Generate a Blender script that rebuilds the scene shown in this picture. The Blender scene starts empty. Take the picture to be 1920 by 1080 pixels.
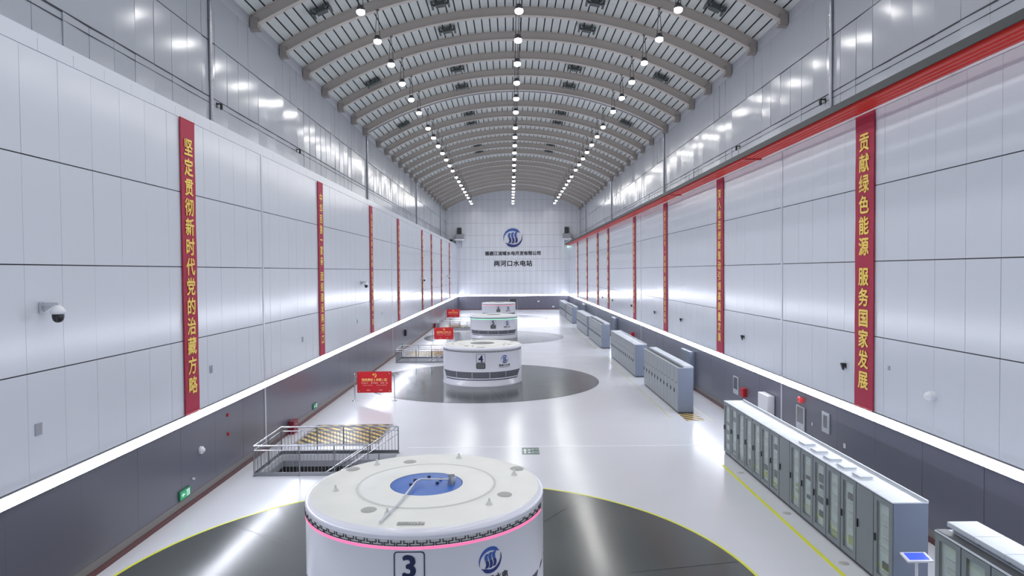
import bpy, bmesh, math, random
from mathutils import Vector, Matrix, Euler
random.seed(7)
S = bpy.context.scene
COL = S.collection
R = math.radians
PI = math.pi

# ------------------------------------------------------------------ camera
cam_data = bpy.data.cameras.new('camera')
cam = bpy.data.objects.new('camera', cam_data)
COL.objects.link(cam)
F_PX = 1240.0
cam_data.sensor_width = 36.0
cam_data.lens = F_PX / 1920 * 36.0
cam_data.clip_start = 0.1
cam_data.clip_end = 400
EYE = Vector((-0.5, 0.0, 7.52))
cam.location = EYE
_pitch, _yaw, _roll = math.atan(31 / F_PX), math.atan(2 / F_PX), -0.0079
cam.matrix_world = (Matrix.Translation(EYE) @ Matrix.Rotation(-_yaw, 4, 'Z')
                    @ Matrix.Rotation(PI / 2 - _pitch, 4, 'X') @ Matrix.Rotation(_roll, 4, 'Z'))
S.camera = cam

# ------------------------------------------------------------------ world, exposure
w = bpy.data.worlds.new('world')
S.world = w
w.use_nodes = True
w.node_tree.nodes['Background'].inputs[0].default_value = (0.75, 0.8, 0.9, 1)
w.node_tree.nodes['Background'].inputs[1].default_value = 0.02
S.view_settings.view_transform = 'Standard'
S.view_settings.look = 'None'
S.view_settings.gamma = 1
S.view_settings.use_curve_mapping = False
S.view_settings.exposure = 0.0
try:
    S.cycles.use_denoising = True
    S.cycles.max_bounces = 8
    S.cycles.diffuse_bounces = 5
    S.cycles.glossy_bounces = 4
    S.cycles.transmission_bounces = 6
    S.cycles.transparent_max_bounces = 8
    S.cycles.sample_clamp_indirect = 6
    S.cycles.use_light_tree = True
    S.cycles.caustics_reflective = False
    S.cycles.caustics_refractive = False
except Exception:
    pass
LAMP_W = 92.0          # each high bay lamp
STRIP_E = 30.0          # wall light strips

# ------------------------------------------------------------------ hall dimensions
XL = 11.0              # lower wall half width
XU = 13.1              # upper wall half width
Y0, Y1 = -14.0, 130.0
ZS = 2.72              # top of the grey wainscot, underside of the light strip
ZT = 12.9              # top of lower wall
ZA = 19.45             # springing of the vault
UNIT = 30.3            # spacing of the generating units
GX, GY = -2.5, 15.3    # first generator in view
ARC_R = 25.2
ARC_Z = -2.1           # centre height of the vault's circle


# ------------------------------------------------------------------ materials
def mat(name, col, rough=0.5, metal=0.0, spec=0.5, emit=None, estr=0.0, noise=0.0, nscale=3.0, bump=0.0, bscale=1.0,
        coat=0.0, rnoise=0.0):
    m = bpy.data.materials.new(name)
    m.use_nodes = True
    nt = m.node_tree
    b = nt.nodes['Principled BSDF']
    b.inputs['Base Color'].default_value = (*col, 1)
    b.inputs['Roughness'].default_value = rough
    b.inputs['Metallic'].default_value = metal
    b.inputs['Specular IOR Level'].default_value = spec
    b.inputs['Coat Weight'].default_value = coat
    if coat:
        b.inputs['Coat Roughness'].default_value = 0.08
    if emit:
        b.inputs['Emission Color'].default_value = (*emit, 1)
        b.inputs['Emission Strength'].default_value = estr
    tc = None
    if noise or bump or rnoise:
        tc = nt.nodes.new('ShaderNodeTexCoord')
    if noise:
        n = nt.nodes.new('ShaderNodeTexNoise')
        n.inputs['Scale'].default_value = nscale
        n.inputs['Detail'].default_value = 4
        nt.links.new(tc.outputs['Object'], n.inputs['Vector'])
        r = nt.nodes.new('ShaderNodeMapRange')
        r.inputs['To Min'].default_value = 1 - noise
        r.inputs['To Max'].default_value = 1 + noise
        nt.links.new(n.outputs['Fac'], r.inputs['Value'])
        mx = nt.nodes.new('ShaderNodeVectorMath')
        mx.operation = 'SCALE'
        mx.inputs[0].default_value = col
        nt.links.new(r.outputs['Result'], mx.inputs['Scale'])
        nt.links.new(mx.outputs['Vector'], b.inputs['Base Color'])
    if rnoise:
        n = nt.nodes.new('ShaderNodeTexNoise')
        n.inputs['Scale'].default_value = 0.35
        n.inputs['Detail'].default_value = 3
        nt.links.new(tc.outputs['Object'], n.inputs['Vector'])
        r = nt.nodes.new('ShaderNodeMapRange')
        r.inputs['To Min'].default_value = max(0.02, rough - rnoise)
        r.inputs['To Max'].default_value = rough + rnoise
        nt.links.new(n.outputs['Fac'], r.inputs['Value'])
        nt.links.new(r.outputs['Result'], b.inputs['Roughness'])
    if bump:
        n = nt.nodes.new('ShaderNodeTexNoise')
        n.inputs['Scale'].default_value = bscale
        n.inputs['Detail'].default_value = 2
        nt.links.new(tc.outputs['Object'], n.inputs['Vector'])
        bp = nt.nodes.new('ShaderNodeBump')
        bp.inputs['Strength'].default_value = bump
        bp.inputs['Distance'].default_value = 0.05
        nt.links.new(n.outputs['Fac'], bp.inputs['Height'])
        nt.links.new(bp.outputs['Normal'], b.inputs['Normal'])
    return m


def stripes_mat(name, c1, c2, width):
    """diagonal hazard stripes painted on a plate (object coordinates)"""
    m = mat(name, c1, 0.3)
    nt = m.node_tree
    b = nt.nodes['Principled BSDF']
    tc = nt.nodes.new('ShaderNodeTexCoord')
    sp = nt.nodes.new('ShaderNodeSeparateXYZ')
    nt.links.new(tc.outputs['Object'], sp.inputs[0])
    a = nt.nodes.new('ShaderNodeMath'); a.operation = 'ADD'
    nt.links.new(sp.outputs['X'], a.inputs[0]); nt.links.new(sp.outputs['Y'], a.inputs[1])
    d = nt.nodes.new('ShaderNodeMath'); d.operation = 'DIVIDE'; d.inputs[1].default_value = width
    nt.links.new(a.outputs[0], d.inputs[0])
    f = nt.nodes.new('ShaderNodeMath'); f.operation = 'FRACT'
    nt.links.new(d.outputs[0], f.inputs[0])
    g = nt.nodes.new('ShaderNodeMath'); g.operation = 'GREATER_THAN'; g.inputs[1].default_value = 0.5
    nt.links.new(f.outputs[0], g.inputs[0])
    mx = nt.nodes.new('ShaderNodeMix'); mx.data_type = 'RGBA'
    mx.inputs[6].default_value = (*c1, 1); mx.inputs[7].default_value = (*c2, 1)
    nt.links.new(g.outputs[0], mx.inputs[0])
    nt.links.new(mx.outputs[2], b.inputs['Base Color'])
    return m


M = {}
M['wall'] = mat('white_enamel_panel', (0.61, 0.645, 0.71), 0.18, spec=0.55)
M['wall_up'] = mat('shaded_upper_panel', (0.35, 0.375, 0.42), 0.17, spec=0.18)  # darker than the lower panels: weaker light up there put into the colour
M['seam'] = mat('dark_panel_seam', (0.03, 0.03, 0.04), 0.7)
M['seam_soft'] = mat('grey_panel_seam', (0.36, 0.375, 0.42), 0.6)
M['wain'] = mat('grey_wainscot', (0.135, 0.135, 0.175), 0.3, spec=0.5)
M['wain_reflection'] = mat('taupe_reflection', (0.20, 0.185, 0.18), 0.4)
M['kerb'] = mat('dark_red_skirting', (0.11, 0.028, 0.03), 0.35)
M['floor'] = mat('pale_epoxy_floor', (0.67, 0.69, 0.74), 0.21, spec=0.36, rnoise=0.05, noise=0.03, nscale=0.6)
M['disc'] = mat('dark_steel_plate', (0.075, 0.085, 0.085), 0.17, spec=0.4, bump=0.05, bscale=0.35, rnoise=0.06)
M['disc_gap'] = mat('plate_gap', (0.02, 0.02, 0.02), 0.6)
M['yellow'] = mat('yellow_paint', (0.75, 0.78, 0.05), 0.35)
M['white_line'] = mat('white_strip', (0.85, 0.87, 0.92), 0.25)
M['deck'] = mat('pale_roof_deck', (0.60, 0.635, 0.625), 0.5, noise=0.05)
M['deck_gap'] = mat('dark_deck_rib', (0.07, 0.085, 0.085), 0.6)
M['beam'] = mat('taupe_steel_beam', (0.52, 0.475, 0.44), 0.5)
M['beam_end'] = mat('dark_beam_seat', (0.33, 0.30, 0.28), 0.6)
M['trim'] = mat('pale_metal_trim', (0.55, 0.57, 0.62), 0.3, metal=0.3)
M['pipe'] = mat('grey_pipe', (0.35, 0.36, 0.40), 0.25, metal=0.6)
M['gen'] = mat('white_gloss_shell', (0.77, 0.78, 0.85), 0.25, coat=0.2)
M['gen_top'] = mat('off_white_lid', (0.85, 0.86, 0.83), 0.45, noise=0.06, nscale=1.6)
M['gen_ring'] = mat('lid_groove', (0.60, 0.61, 0.59), 0.5)
M['blue'] = mat('blue_plate', (0.05, 0.16, 0.55), 0.4)
M['grey_plate'] = mat('grey_plate', (0.12, 0.13, 0.13), 0.4)
M['navy'] = mat('navy_paint', (0.012, 0.02, 0.075), 0.4)
M['logo_blue'] = mat('blue_emblem', (0.03, 0.09, 0.36), 0.35)
M['logo_navy'] = mat('navy_emblem', (0.015, 0.03, 0.17), 0.35)
M['black'] = mat('black_plastic', (0.012, 0.012, 0.016), 0.3)
M['dark'] = mat('dark_grey', (0.05, 0.055, 0.06), 0.45)
M['mesh_band'] = mat('grey_vent_band', (0.45, 0.46, 0.48), 0.5)
M['fret'] = mat('black_fretwork', (0.02, 0.02, 0.025), 0.4)
M['grille'] = mat('grey_grille', (0.20, 0.21, 0.25), 0.45)
M['vent'] = mat('vent_mesh', (0.42, 0.43, 0.41), 0.6)
M['steel'] = mat('brushed_steel', (0.62, 0.63, 0.66), 0.22, metal=1.0)
M['steel_dk'] = mat('steel_rail', (0.30, 0.31, 0.33), 0.3, metal=0.9)
M['screen'] = mat('dark_screen', (0.06, 0.07, 0.08), 0.12, coat=0.6)
M['banner'] = mat('crimson_cloth', (0.38, 0.012, 0.05), 0.6)
M['banner_txt'] = mat('yellow_letters', (0.90, 0.66, 0.12), 0.5)
M['sign'] = mat('red_board', (0.50, 0.005, 0.012), 0.35)
M['sign_txt'] = mat('gold_letters', (0.92, 0.55, 0.18), 0.5)
M['sign_pale'] = mat('pale_letters', (0.80, 0.35, 0.30), 0.5)
M['wall_txt'] = mat('dark_letters', (0.02, 0.022, 0.03), 0.4)
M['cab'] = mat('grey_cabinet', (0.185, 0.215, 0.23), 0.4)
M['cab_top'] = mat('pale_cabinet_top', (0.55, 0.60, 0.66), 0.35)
M['cab_light'] = mat('light_cabinet', (0.26, 0.29, 0.315), 0.35)
M['cab_end'] = mat('blue_grey_side', (0.185, 0.22, 0.29), 0.3)
M['cab_in'] = mat('cabinet_inside', (0.66, 0.71, 0.71), 0.6)
M['device'] = mat('pale_device', (0.55, 0.57, 0.56), 0.5)
M['device_dk'] = mat('dark_device', (0.06, 0.065, 0.07), 0.4)
M['device_gr'] = mat('green_terminal', (0.42, 0.46, 0.22), 0.5)
M['plinth'] = mat('plinth', (0.06, 0.06, 0.065), 0.5)
M['red'] = mat('red_paint', (0.42, 0.012, 0.02), 0.35)
M['dark_red'] = mat('dark_red_paint', (0.20, 0.012, 0.03), 0.4)
M['busbar'] = mat('red_busbar', (0.62, 0.03, 0.02), 0.4)
M['bus_dark'] = mat('dark_guard', (0.03, 0.036, 0.04), 0.5)
M['white'] = mat('white_plastic', (0.75, 0.76, 0.80), 0.35)
M['green'] = mat('green_sign', (0.02, 0.20, 0.10), 0.4)
M['exit_lit'] = mat('lit_green', (0.02, 0.3, 0.12), 0.4, emit=(0.05, 0.75, 0.3), estr=0.2)
M['exit_wh'] = mat('lit_white', (0.7, 0.9, 0.8), 0.4, emit=(0.7, 1.0, 0.85), estr=0.35)
M['floor_sign'] = mat('green_floor_sign', (0.05, 0.14, 0.12), 0.3)
M['pit'] = mat('pit_concrete', (0.35, 0.36, 0.40), 0.7)
M['pit_shade'] = mat('pit_shade', (0.03, 0.03, 0.035), 0.8)
M['hazard'] = stripes_mat('hazard_stripes', (0.62, 0.45, 0.13), (0.03, 0.03, 0.03), 0.56)
M['hatch_edge'] = mat('hatch_frame', (0.33, 0.34, 0.36), 0.35, metal=0.4)
M['lamp_body'] = mat('lamp_housing', (0.07, 0.07, 0.08), 0.4)
M['lamp_lens'] = mat('lamp_lens', (0.9, 0.9, 0.95), 0.3, emit=(1.0, 0.99, 0.97), estr=28)
M['strip'] = mat('light_strip', (0.9, 0.92, 1.0), 0.4, emit=(0.86, 0.89, 1.0), estr=STRIP_E)
M['pink_led'] = mat('pink_led', (1.0, 0.2, 0.4), 0.4, emit=(1.0, 0.10, 0.25), estr=1.1)
M['green_led'] = mat('green_led', (0.3, 1.0, 0.6), 0.4, emit=(0.15, 1.0, 0.5), estr=1.3)
M['rose_led'] = mat('rose_led', (1.0, 0.3, 0.4), 0.4, emit=(1.0, 0.25, 0.35), estr=1.0)
M['blue_screen'] = mat('lit_blue_screen', (0.03, 0.06, 0.5), 0.25, emit=(0.06, 0.12, 0.9), estr=0.9)
M['red_lamp'] = mat('red_alarm_lamp', (0.6, 0.05, 0.05), 0.3, emit=(1.0, 0.08, 0.08), estr=0.25)
M['green_lamp'] = mat('green_signal_lamp', (0.3, 0.9, 0.6), 0.3, emit=(0.5, 1.0, 0.75), estr=3.0)
gl = bpy.data.materials.new('clear_glass')
gl.use_nodes = True
nt = gl.node_tree
for n in list(nt.nodes):
    nt.nodes.remove(n)
_o = nt.nodes.new('ShaderNodeOutputMaterial')
_mx = nt.nodes.new('ShaderNodeMixShader')
_t = nt.nodes.new('ShaderNodeBsdfTransparent'); _t.inputs[0].default_value = (0.92, 0.95, 0.94, 1)
_g = nt.nodes.new('ShaderNodeBsdfGlossy'); _g.inputs['Roughness'].default_value = 0.06
_f = nt.nodes.new('ShaderNodeFresnel'); _f.inputs[0].default_value = 1.5
_geo = nt.nodes.new('ShaderNodeNewGeometry')          # same reflectance from both faces of the pane
_mr = nt.nodes.new('ShaderNodeMapRange'); _mr.inputs['To Min'].default_value = 1.5; _mr.inputs['To Max'].default_value = 1 / 1.5
nt.links.new(_geo.outputs['Backfacing'], _mr.inputs['Value']); nt.links.new(_mr.outputs['Result'], _f.inputs[0])
nt.links.new(_f.outputs[0], _mx.inputs[0]); nt.links.new(_t.outputs[0], _mx.inputs[1])
nt.links.new(_g.outputs[0], _mx.inputs[2]); nt.links.new(_mx.outputs[0], _o.inputs[0])
M['glass'] = gl


# ------------------------------------------------------------------ mesh helpers
class MB:
    def __init__(s):
        s.v, s.f, s.mi, s.sm = [], [], [], []

    def add(s, vs, fs, mi=0, smooth=False):
        o = len(s.v)
        s.v += [tuple(v) for v in vs]
        for f in fs:
            s.f.append([o + i for i in f]); s.mi.append(mi); s.sm.append(smooth)

    def box(s, x0, x1, y0, y1, z0, z1, mi=0, T=None):
        vs = [(x, y, z) for z in (z0, z1) for y in (y0, y1) for x in (x0, x1)]
        if T:
            vs = [T(*v) for v in vs]
        s.add(vs, [(0, 2, 3, 1), (4, 5, 7, 6), (0, 1, 5, 4), (2, 6, 7, 3), (0, 4, 6, 2), (1, 3, 7, 5)], mi)

    def bbox(s, x0, x1, y0, y1, z0, z1, b=0.01, mi=0):
        """box with chamfered edges (all twelve)"""
        bm = bmesh.new()
        bmesh.ops.create_cube(bm, size=1)
        for v in bm.verts:
            v.co = Vector(((x0 + x1) / 2 + v.co.x * (x1 - x0), (y0 + y1) / 2 + v.co.y * (y1 - y0), (z0 + z1) / 2 + v.co.z * (z1 - z0)))
        bmesh.ops.bevel(bm, geom=bm.edges[:], offset=b, segments=2, affect='EDGES', profile=0.5)
        s.frombm(bm, mi)

    def frombm(s, bm, mi=0, smooth=False):
        bm.verts.index_update()
        s.add([v.co[:] for v in bm.verts], [[v.index for v in f.verts] for f in bm.faces], mi, smooth)
        bm.free()

    def lathe(s, prof, n=48, mi=0, c=(0, 0, 0), smooth=True, caps=True, a0=0.0, a1=2 * PI):
        full = abs(a1 - a0 - 2 * PI) < 1e-6
        k = n if full else n + 1
        vs = []
        for r, z in prof:
            for i in range(k):
                a = a0 + (a1 - a0) * i / n
                vs.append((c[0] + r * math.cos(a), c[1] + r * math.sin(a), c[2] + z))
        fs = []
        for j in range(len(prof) - 1):
            for i in range(n):
                i2 = (i + 1) % k
                fs.append((j * k + i, j * k + i2, (j + 1) * k + i2, (j + 1) * k + i))
        s.add(vs, fs, mi, smooth)
        if caps and full:
            if prof[0][0] > 1e-4:
                s.add(vs[:k], [list(range(k))[::-1]], mi)
            if prof[-1][0] > 1e-4:
                s.add(vs[-k:], [list(range(k))], mi)

    def cyl(s, p, q, r, n=12, mi=0, r2=None):
        p, q = Vector(p), Vector(q)
        r2 = r if r2 is None else r2
        d = (q - p).normalized()
        u = d.orthogonal().normalized(); w_ = d.cross(u)
        vs = [p + (u * math.cos(2 * PI * i / n) + w_ * math.sin(2 * PI * i / n)) * r for i in range(n)]
        vs += [q + (u * math.cos(2 * PI * i / n) + w_ * math.sin(2 * PI * i / n)) * r2 for i in range(n)]
        s.add(vs, [(i, (i + 1) % n, n + (i + 1) % n, n + i) for i in range(n)], mi, True)
        s.add(vs[:n], [list(range(n))[::-1]], mi)
        s.add(vs[n:], [list(range(n))], mi)

    def tube(s, pts, r, n=8, mi=0):
        for a, b in zip(pts[:-1], pts[1:]):
            s.cyl(a, b, r, n, mi)
        for p in pts[1:-1]:
            s.ball(p, r, mi=mi)

    def ball(s, p, r, mi=0, n=8, sz=1.0):
        bm = bmesh.new()
        bmesh.ops.create_uvsphere(bm, u_segments=n * 2, v_segments=n, radius=r)
        for v in bm.verts:
            v.co = Vector((v.co.x, v.co.y, v.co.z * sz)) + Vector(p)
        s.frombm(bm, mi, True)

    def poly(s, pts, h, mi=0, T=None):
        """flat polygon in (u, v) thickened by h, mapped by T(u, v, w)"""
        n = len(pts)
        T = T or (lambda u, v, w_: (u, v, w_))
        a = [T(u, v, 0) for u, v in pts]; b = [T(u, v, h) for u, v in pts]
        s.add(a + b, [list(range(n))[::-1], list(range(n, 2 * n))] + [(i, (i + 1) % n, n + (i + 1) % n, n + i) for i in range(n)], mi)

    def strip(s, left, right, h, mi=0, T=None):
        """ribbon between two polylines, thickened by h"""
        T = T or (lambda u, v, w_: (u, v, w_))
        n = len(left)
        for i in range(n - 1):
            q = [left[i], right[i], right[i + 1], left[i + 1]]
            s.add([T(u, v, 0) for u, v in q] + [T(u, v, h) for u, v in q],
                  [(3, 2, 1, 0), (4, 5, 6, 7), (0, 1, 5, 4), (1, 2, 6, 5), (2, 3, 7, 6), (3, 0, 4, 7)], mi)

    def build(s, name, mats, parent=None, loc=None):
        me = bpy.data.meshes.new(name)
        me.from_pydata(s.v, [], s.f)
        if not isinstance(mats, (list, tuple)):
            mats = [mats]
        for m in mats:
            me.materials.append(m)
        me.polygons.foreach_set('material_index', s.mi)
        me.polygons.foreach_set('use_smooth', s.sm)
        bm = bmesh.new(); bm.from_mesh(me)
        bmesh.ops.recalc_face_normals(bm, faces=bm.faces[:])
        bm.to_mesh(me); bm.free()
        me.update()
        o = bpy.data.objects.new(name, me)
        COL.objects.link(o)
        if parent:
            o.parent = parent
        if loc:
            o.location = loc
        return o


def tag(o, label=None, cat=None, group=None, kind=None):
    for k, v in (('label', label), ('category', cat), ('group', group), ('kind', kind)):
        if v:
            o[k] = v
    return o


def thing(name, label, cat, loc=(0, 0, 0), rz=0.0, group=None):
    o = bpy.data.objects.new(name, None)
    COL.objects.link(o)
    o.empty_display_size = 0.2
    o.location = loc; o.rotation_euler = (0, 0, rz)
    return tag(o, label, cat, group)


def copy_tree(o, parent=None):
    c = o.copy(); COL.objects.link(c); c.parent = parent
    for ch in list(o.children):
        copy_tree(ch, c)
    return c


def dup(o, loc, label, rz=None):
    c = copy_tree(o)
    c.location = loc
    if rz is not None:
        c.rotation_euler = (0, 0, rz)
    c['label'] = label
    return c


ORD = ('first second third fourth fifth sixth seventh eighth ninth tenth eleventh twelfth thirteenth fourteenth fifteenth sixteenth '
       'seventeenth eighteenth nineteenth twentieth').split()
ORD += ['twenty-' + w_ for w_ in ORD[:9]] + ['thirtieth']

# ------------------------------------------------------------------ lettering
_glyph = {}


def glyph(ch, bold):
    key = (ch, bold)
    if key not in _glyph:
        c = bpy.data.curves.new('glyph', 'FONT')
        c.body = ch; c.size = 1; c.align_x = 'CENTER'; c.resolution_u = 3
        o = bpy.data.objects.new('glyph', c); COL.objects.link(o)
        me = bpy.data.meshes.new_from_object(o.evaluated_get(bpy.context.evaluated_depsgraph_get()))
        vs = [(v.co.x, v.co.y - 0.37, 0.0) for v in me.vertices]
        fs = [list(p.vertices) for p in me.polygons]
        bpy.data.objects.remove(o); bpy.data.curves.remove(c); bpy.data.meshes.remove(me)
        if bold:                                   # heavier strokes: the letter laid over itself, slightly shifted
            n = len(vs); base, bf = vs, fs
            vs, fs = [], []
            for k, (dx, dy) in enumerate(((1, 0), (-1, 0), (0, .8), (0, -.8), (.7, .6), (-.7, -.6))):
                vs += [(x + dx * bold, y + dy * bold, k * 0.0012) for x, y, _ in base]
                fs += [[k * n + i for i in f] for f in bf]
        _glyph[key] = (vs, fs)
    return _glyph[key]


def write(mb, text, cx, cy, size, T, pitch=None, vertical=False, bold=0.02, mi=0, sx=1.0, gap=0.6):
    """letters laid out in the (u, v) plane, centred on (cx, cy); T maps (u, v, 0) to space"""
    pitch = pitch or size * 1.05
    adv = [pitch * (gap if ch == ' ' else 1.0) for ch in text]
    tot = sum(adv); p = -tot / 2
    for ch, a in zip(text, adv):
        if ch != ' ':
            vs, fs = glyph(ch, bold)
            ou, ov = (cx, cy - p - a / 2) if vertical else (cx + p + a / 2, cy)
            mb.add([T(ou + x * size * sx, ov + y * size, z) for x, y, z in vs], fs, mi)
        p += a


def emblem(mb, cx, cy, s, T, h=0.02):
    """round emblem: two crescents around three wavy strokes. material 0 blue, 1 navy"""
    def cres(rot, mi):
        L, Q = [], []
        n = 28
        for i in range(n + 1):
            t = i / n
            a = R(200 - 165 * t) + rot
            th = 0.27 * math.sin(min(1, t * 1.05) * PI * 0.62) ** 1.2 if t > 0 else 0.0
            if t > 0.86:
                th *= max(0.0, (1 - t) / 0.14) ** 0.6
            ro, ri = 1.0 - 0.10 * t * t * 0, 1.0 - th - 0.012
            if t > 0.86:
                ro = 1.0 - 0.10 * (t - 0.86) / 0.14
            L.append((cx + s * ro * math.cos(a), cy + s * ro * math.sin(a)))
            Q.append((cx + s * ri * math.cos(a), cy + s * ri * math.sin(a)))
        mb.strip(L, Q, h, mi, T)
    cres(0, 0); cres(PI, 1)
    for k, (x0, y0, y1) in enumerate(((-0.34, -0.56, 0.50), (0.0, -0.58, 0.56), (0.34, -0.52, 0.58))):
        L, Q = [], []
        n = 14
        for i in range(n + 1):
            t = i / n
            v = y0 + (y1 - y0) * t
            u = x0 + 0.16 * math.sin((t - 0.5) * 2 * PI * 0.75) * -1 + 0.16 * (t - 0.5) * 1.9
            L.append((cx + s * (u - 0.115), cy + s * v)); Q.append((cx + s * (u + 0.115), cy + s * v))
            if i == 7:
                mb.strip(L, Q, h, 1, T)
                L, Q = [(cx + s * (u - 0.115), cy + s * (v + 0.035))], [(cx + s * (u + 0.115), cy + s * (v + 0.035))]
        mb.strip(L, Q, h, 0, T)


# ================================================================== SETTING
HX0, HX1 = -10.0, -5.25          # stair wells
HOLES = [(24.45 + UNIT * k, 27.25 + UNIT * k) for k in range(3)]
mb = MB()
xs = [-XL - 0.2, HX0, HX1, XL + 0.2]
ys = [Y0] + [q for h_ in HOLES for q in h_] + [Y1]
for i in range(3):
    for j in range(len(ys) - 1):
        if i == 1 and j % 2 == 1:
            continue
        mb.box(xs[i], xs[i + 1], ys[j], ys[j + 1], -0.25, 0)
fl = mb.build('floor', M['floor'])
tag(fl, 'glossy pale grey epoxy floor of the long hall', 'floor', kind='structure')


def wall_T(side):
    """side -1 left, +1 right: (u along hall, v up, w out of the wall into the hall)"""
    return lambda u, v, w_, X=XL: (side * (X - w_), u, v)


def panels(mb, side, X, y0, y1, zs, pitch, off, tilt, gap=0.010, zgap=0.028, mi=0, skip=None):
    n = int((y1 - y0) / pitch) + 2
    for k in range(n):
        a = max(y0, y0 + (k - 1) * pitch + off); b = min(y1, y0 + k * pitch + off)
        if b - a < 0.05:
            continue
        for z0, z1 in zip(zs[:-1], zs[1:]):
            ty, tz = random.gauss(0, tilt), random.gauss(0, tilt)
            q = [(a + gap / 2, z0 + zgap / 2), (b - gap / 2, z0 + zgap / 2), (b - gap / 2, z1 - zgap / 2), (a + gap / 2, z1 - zgap / 2)]
            cy_, cz_ = (a + b) / 2, (z0 + z1) / 2
            front = [(side * (X - 0.03 - ty * (u - cy_) - tz * (v - cz_) * 0.5), u, v) for u, v in q]
            back = [(side * (X + 0.0), u, v) for u, v in q]
            mb.add(front + back, [(0, 1, 2, 3), (0, 4, 5, 1), (1, 5, 6, 2), (2, 6, 7, 3), (3, 7, 4, 0)], mi)


ZROW = [2.98, 5.38, 7.75, 10.13, 12.5]
ZUP = [12.9, 14.95, 17.3, 19.45]
JOINTS = [27.95 + UNIT * k for k in range(-1, 4)]
for side, nm in ((-1, 'left'), (1, 'right')):
    mb = MB()
    panels(mb, side, XL, Y0, Y1, ZROW, 1.21, 0.42, 0.0022)
    b0, b1 = sorted((side * XL, side * (XL + 0.2)))
    mb.box(b0, b1, Y0, Y1, -0.25, ZT - 0.05, 1)
    wl = mb.build('wall_' + nm, [M['wall'], M['seam_soft']])
    tag(wl, 'tall white panelled lower wall on the %s side of the hall' % nm, 'wall', kind='structure')
    mb = MB()
    panels(mb, side, XL, Y0, Y1, [12.5, ZT], 1.21, 1.0, 0.001, zgap=0.0)
    mb.box(*sorted((side * (XL - 0.03), side * (XU + 0.1))), Y0, Y1, ZT - 0.12, ZT - 0.001, 0)
    mb.build('fascia_panel', [M['wall'], M['seam']], wl)
    mb = MB()                                              # dark horizontal joints
    for z in ZROW[1:-1]:
        mb.box(*sorted((side * XL, side * (XL - 0.012))), Y0, Y1, z - 0.016, z + 0.016)
    mb.build('horizontal_joint', M['seam'], wl)
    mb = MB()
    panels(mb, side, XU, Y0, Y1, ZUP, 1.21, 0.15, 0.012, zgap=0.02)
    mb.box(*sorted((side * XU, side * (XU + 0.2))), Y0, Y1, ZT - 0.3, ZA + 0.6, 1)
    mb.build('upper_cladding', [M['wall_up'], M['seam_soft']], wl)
    mb = MB()
    for z, h_ in ((14.95, 0.018), (17.3, 0.012), (14.70, 0.006)):
        mb.box(*sorted((side * XU, side * (XU - 0.05))), Y0, Y1, z - h_, z + h_)
    mb.build('upper_joint', M['seam'], wl)
    mb = MB()
    panels(mb, side, XL, Y0, Y1, [0.36, ZS], 2.42, 0.9, 0.0015, gap=0.006, zgap=0)
    wn = mb.build('wainscot', [M['wain']], wl)
    mb = MB()
    mb.box(*sorted((side * (XL - 0.001), side * (XL - 0.045))), Y0, Y1, 0.14, 0.36)  # paints the skirting's brownish reflection on the foot of the wainscot
    mb.build('reflection_band', M['wain_reflection'], wl)
    mb = MB()
    mb.box(*sorted((side * (XL - 0.001), side * (XL - 0.08))), Y0, Y1, 0, 0.14)
    bb = mb.build('baseboard_' + nm, M['kerb'])
    tag(bb, 'dark red skirting along the foot of the %s wall' % nm, 'baseboard', kind='structure')
    mb = MB()
    for y in JOINTS:
        mb.box(*sorted((side * (XL - 0.005), side * (XL - 0.05))), y - 0.07, y + 0.07, 0.2, 12.5)
    mb.build('joint_strip', M['trim'], wl)
    mb = MB()
    for y in JOINTS:
        mb.cyl((side * (XU - 0.10), y, ZT), (side * (XU - 0.10), y, ZA + 0.3), 0.075, 12)
        for z in (15.6, 18.1):
            mb.cyl((side * (XU - 0.10), y, z), (side * (XU - 0.10), y, z + 0.08), 0.10, 12)
    mb.build('drain_pipe', M['pipe'], wl)

# end wall
mb = MB()
for k in range(-12, 12):
    x0, x1 = k * 1.17, (k + 1) * 1.17
    for z0, z1 in zip([2.98, 5.15, 7.6, 9.95, 12.3, 14.65, 17.0, 19.4, 21.6], [5.15, 7.6, 9.95, 12.3, 14.65, 17.0, 19.4, 21.6, 23.8]):
        a, b = max(-XU, x0), min(XU, x1)
        mid = b - 0.30
        for p, q in ((a, mid), (mid, b)):
            if q - p < 0.05:
                continue
            ty, tz = random.gauss(0, .002), random.gauss(0, .002)
            pts = [(p + .014, z0 + .02), (q - .014, z0 + .02), (q - .014, z1 - .02), (p + .014, z1 - .02)]
            fr = [(u, Y1 - 0.05 + ty * (u - p), v) for u, v in pts]
            bk = [(u, Y1, v) for u, v in pts]
            mb.add(fr + bk, [(3, 2, 1, 0), (0, 1, 5, 4), (1, 2, 6, 5), (2, 3, 7, 6), (3, 0, 4, 7)], 0)
mb.box(-XU - 0.2, XU + 0.2, Y1, Y1 + 0.3, -0.25, 24.6, 1)
M['wall_end'] = mat('white_end_panel', (0.70, 0.72, 0.77), 0.25, spec=0.5)
we = mb.build('wall_end', [M['wall_end'], M['seam_soft']])
tag(we, 'white panelled end wall under the vault carrying the round blue emblem', 'wall', kind='structure')
mb = MB()
for k in range(-10, 10):
    mb.box(max(-XL + .02, k * 1.17), min(XL - .02, (k + 1) * 1.17 - 0.008), Y1 - 0.05, Y1 - 0.001, 0.14, ZS)
mb.build('wainscot', M['wain'], we)
mb = MB(); mb.box(-XL + .09, XL - .09, Y1 - .08, Y1 - .051, 0, 0.14)
tag(mb.build('baseboard_end', M['kerb']), 'dark red skirting along the foot of the far end wall', 'baseboard', kind='structure')
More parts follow.
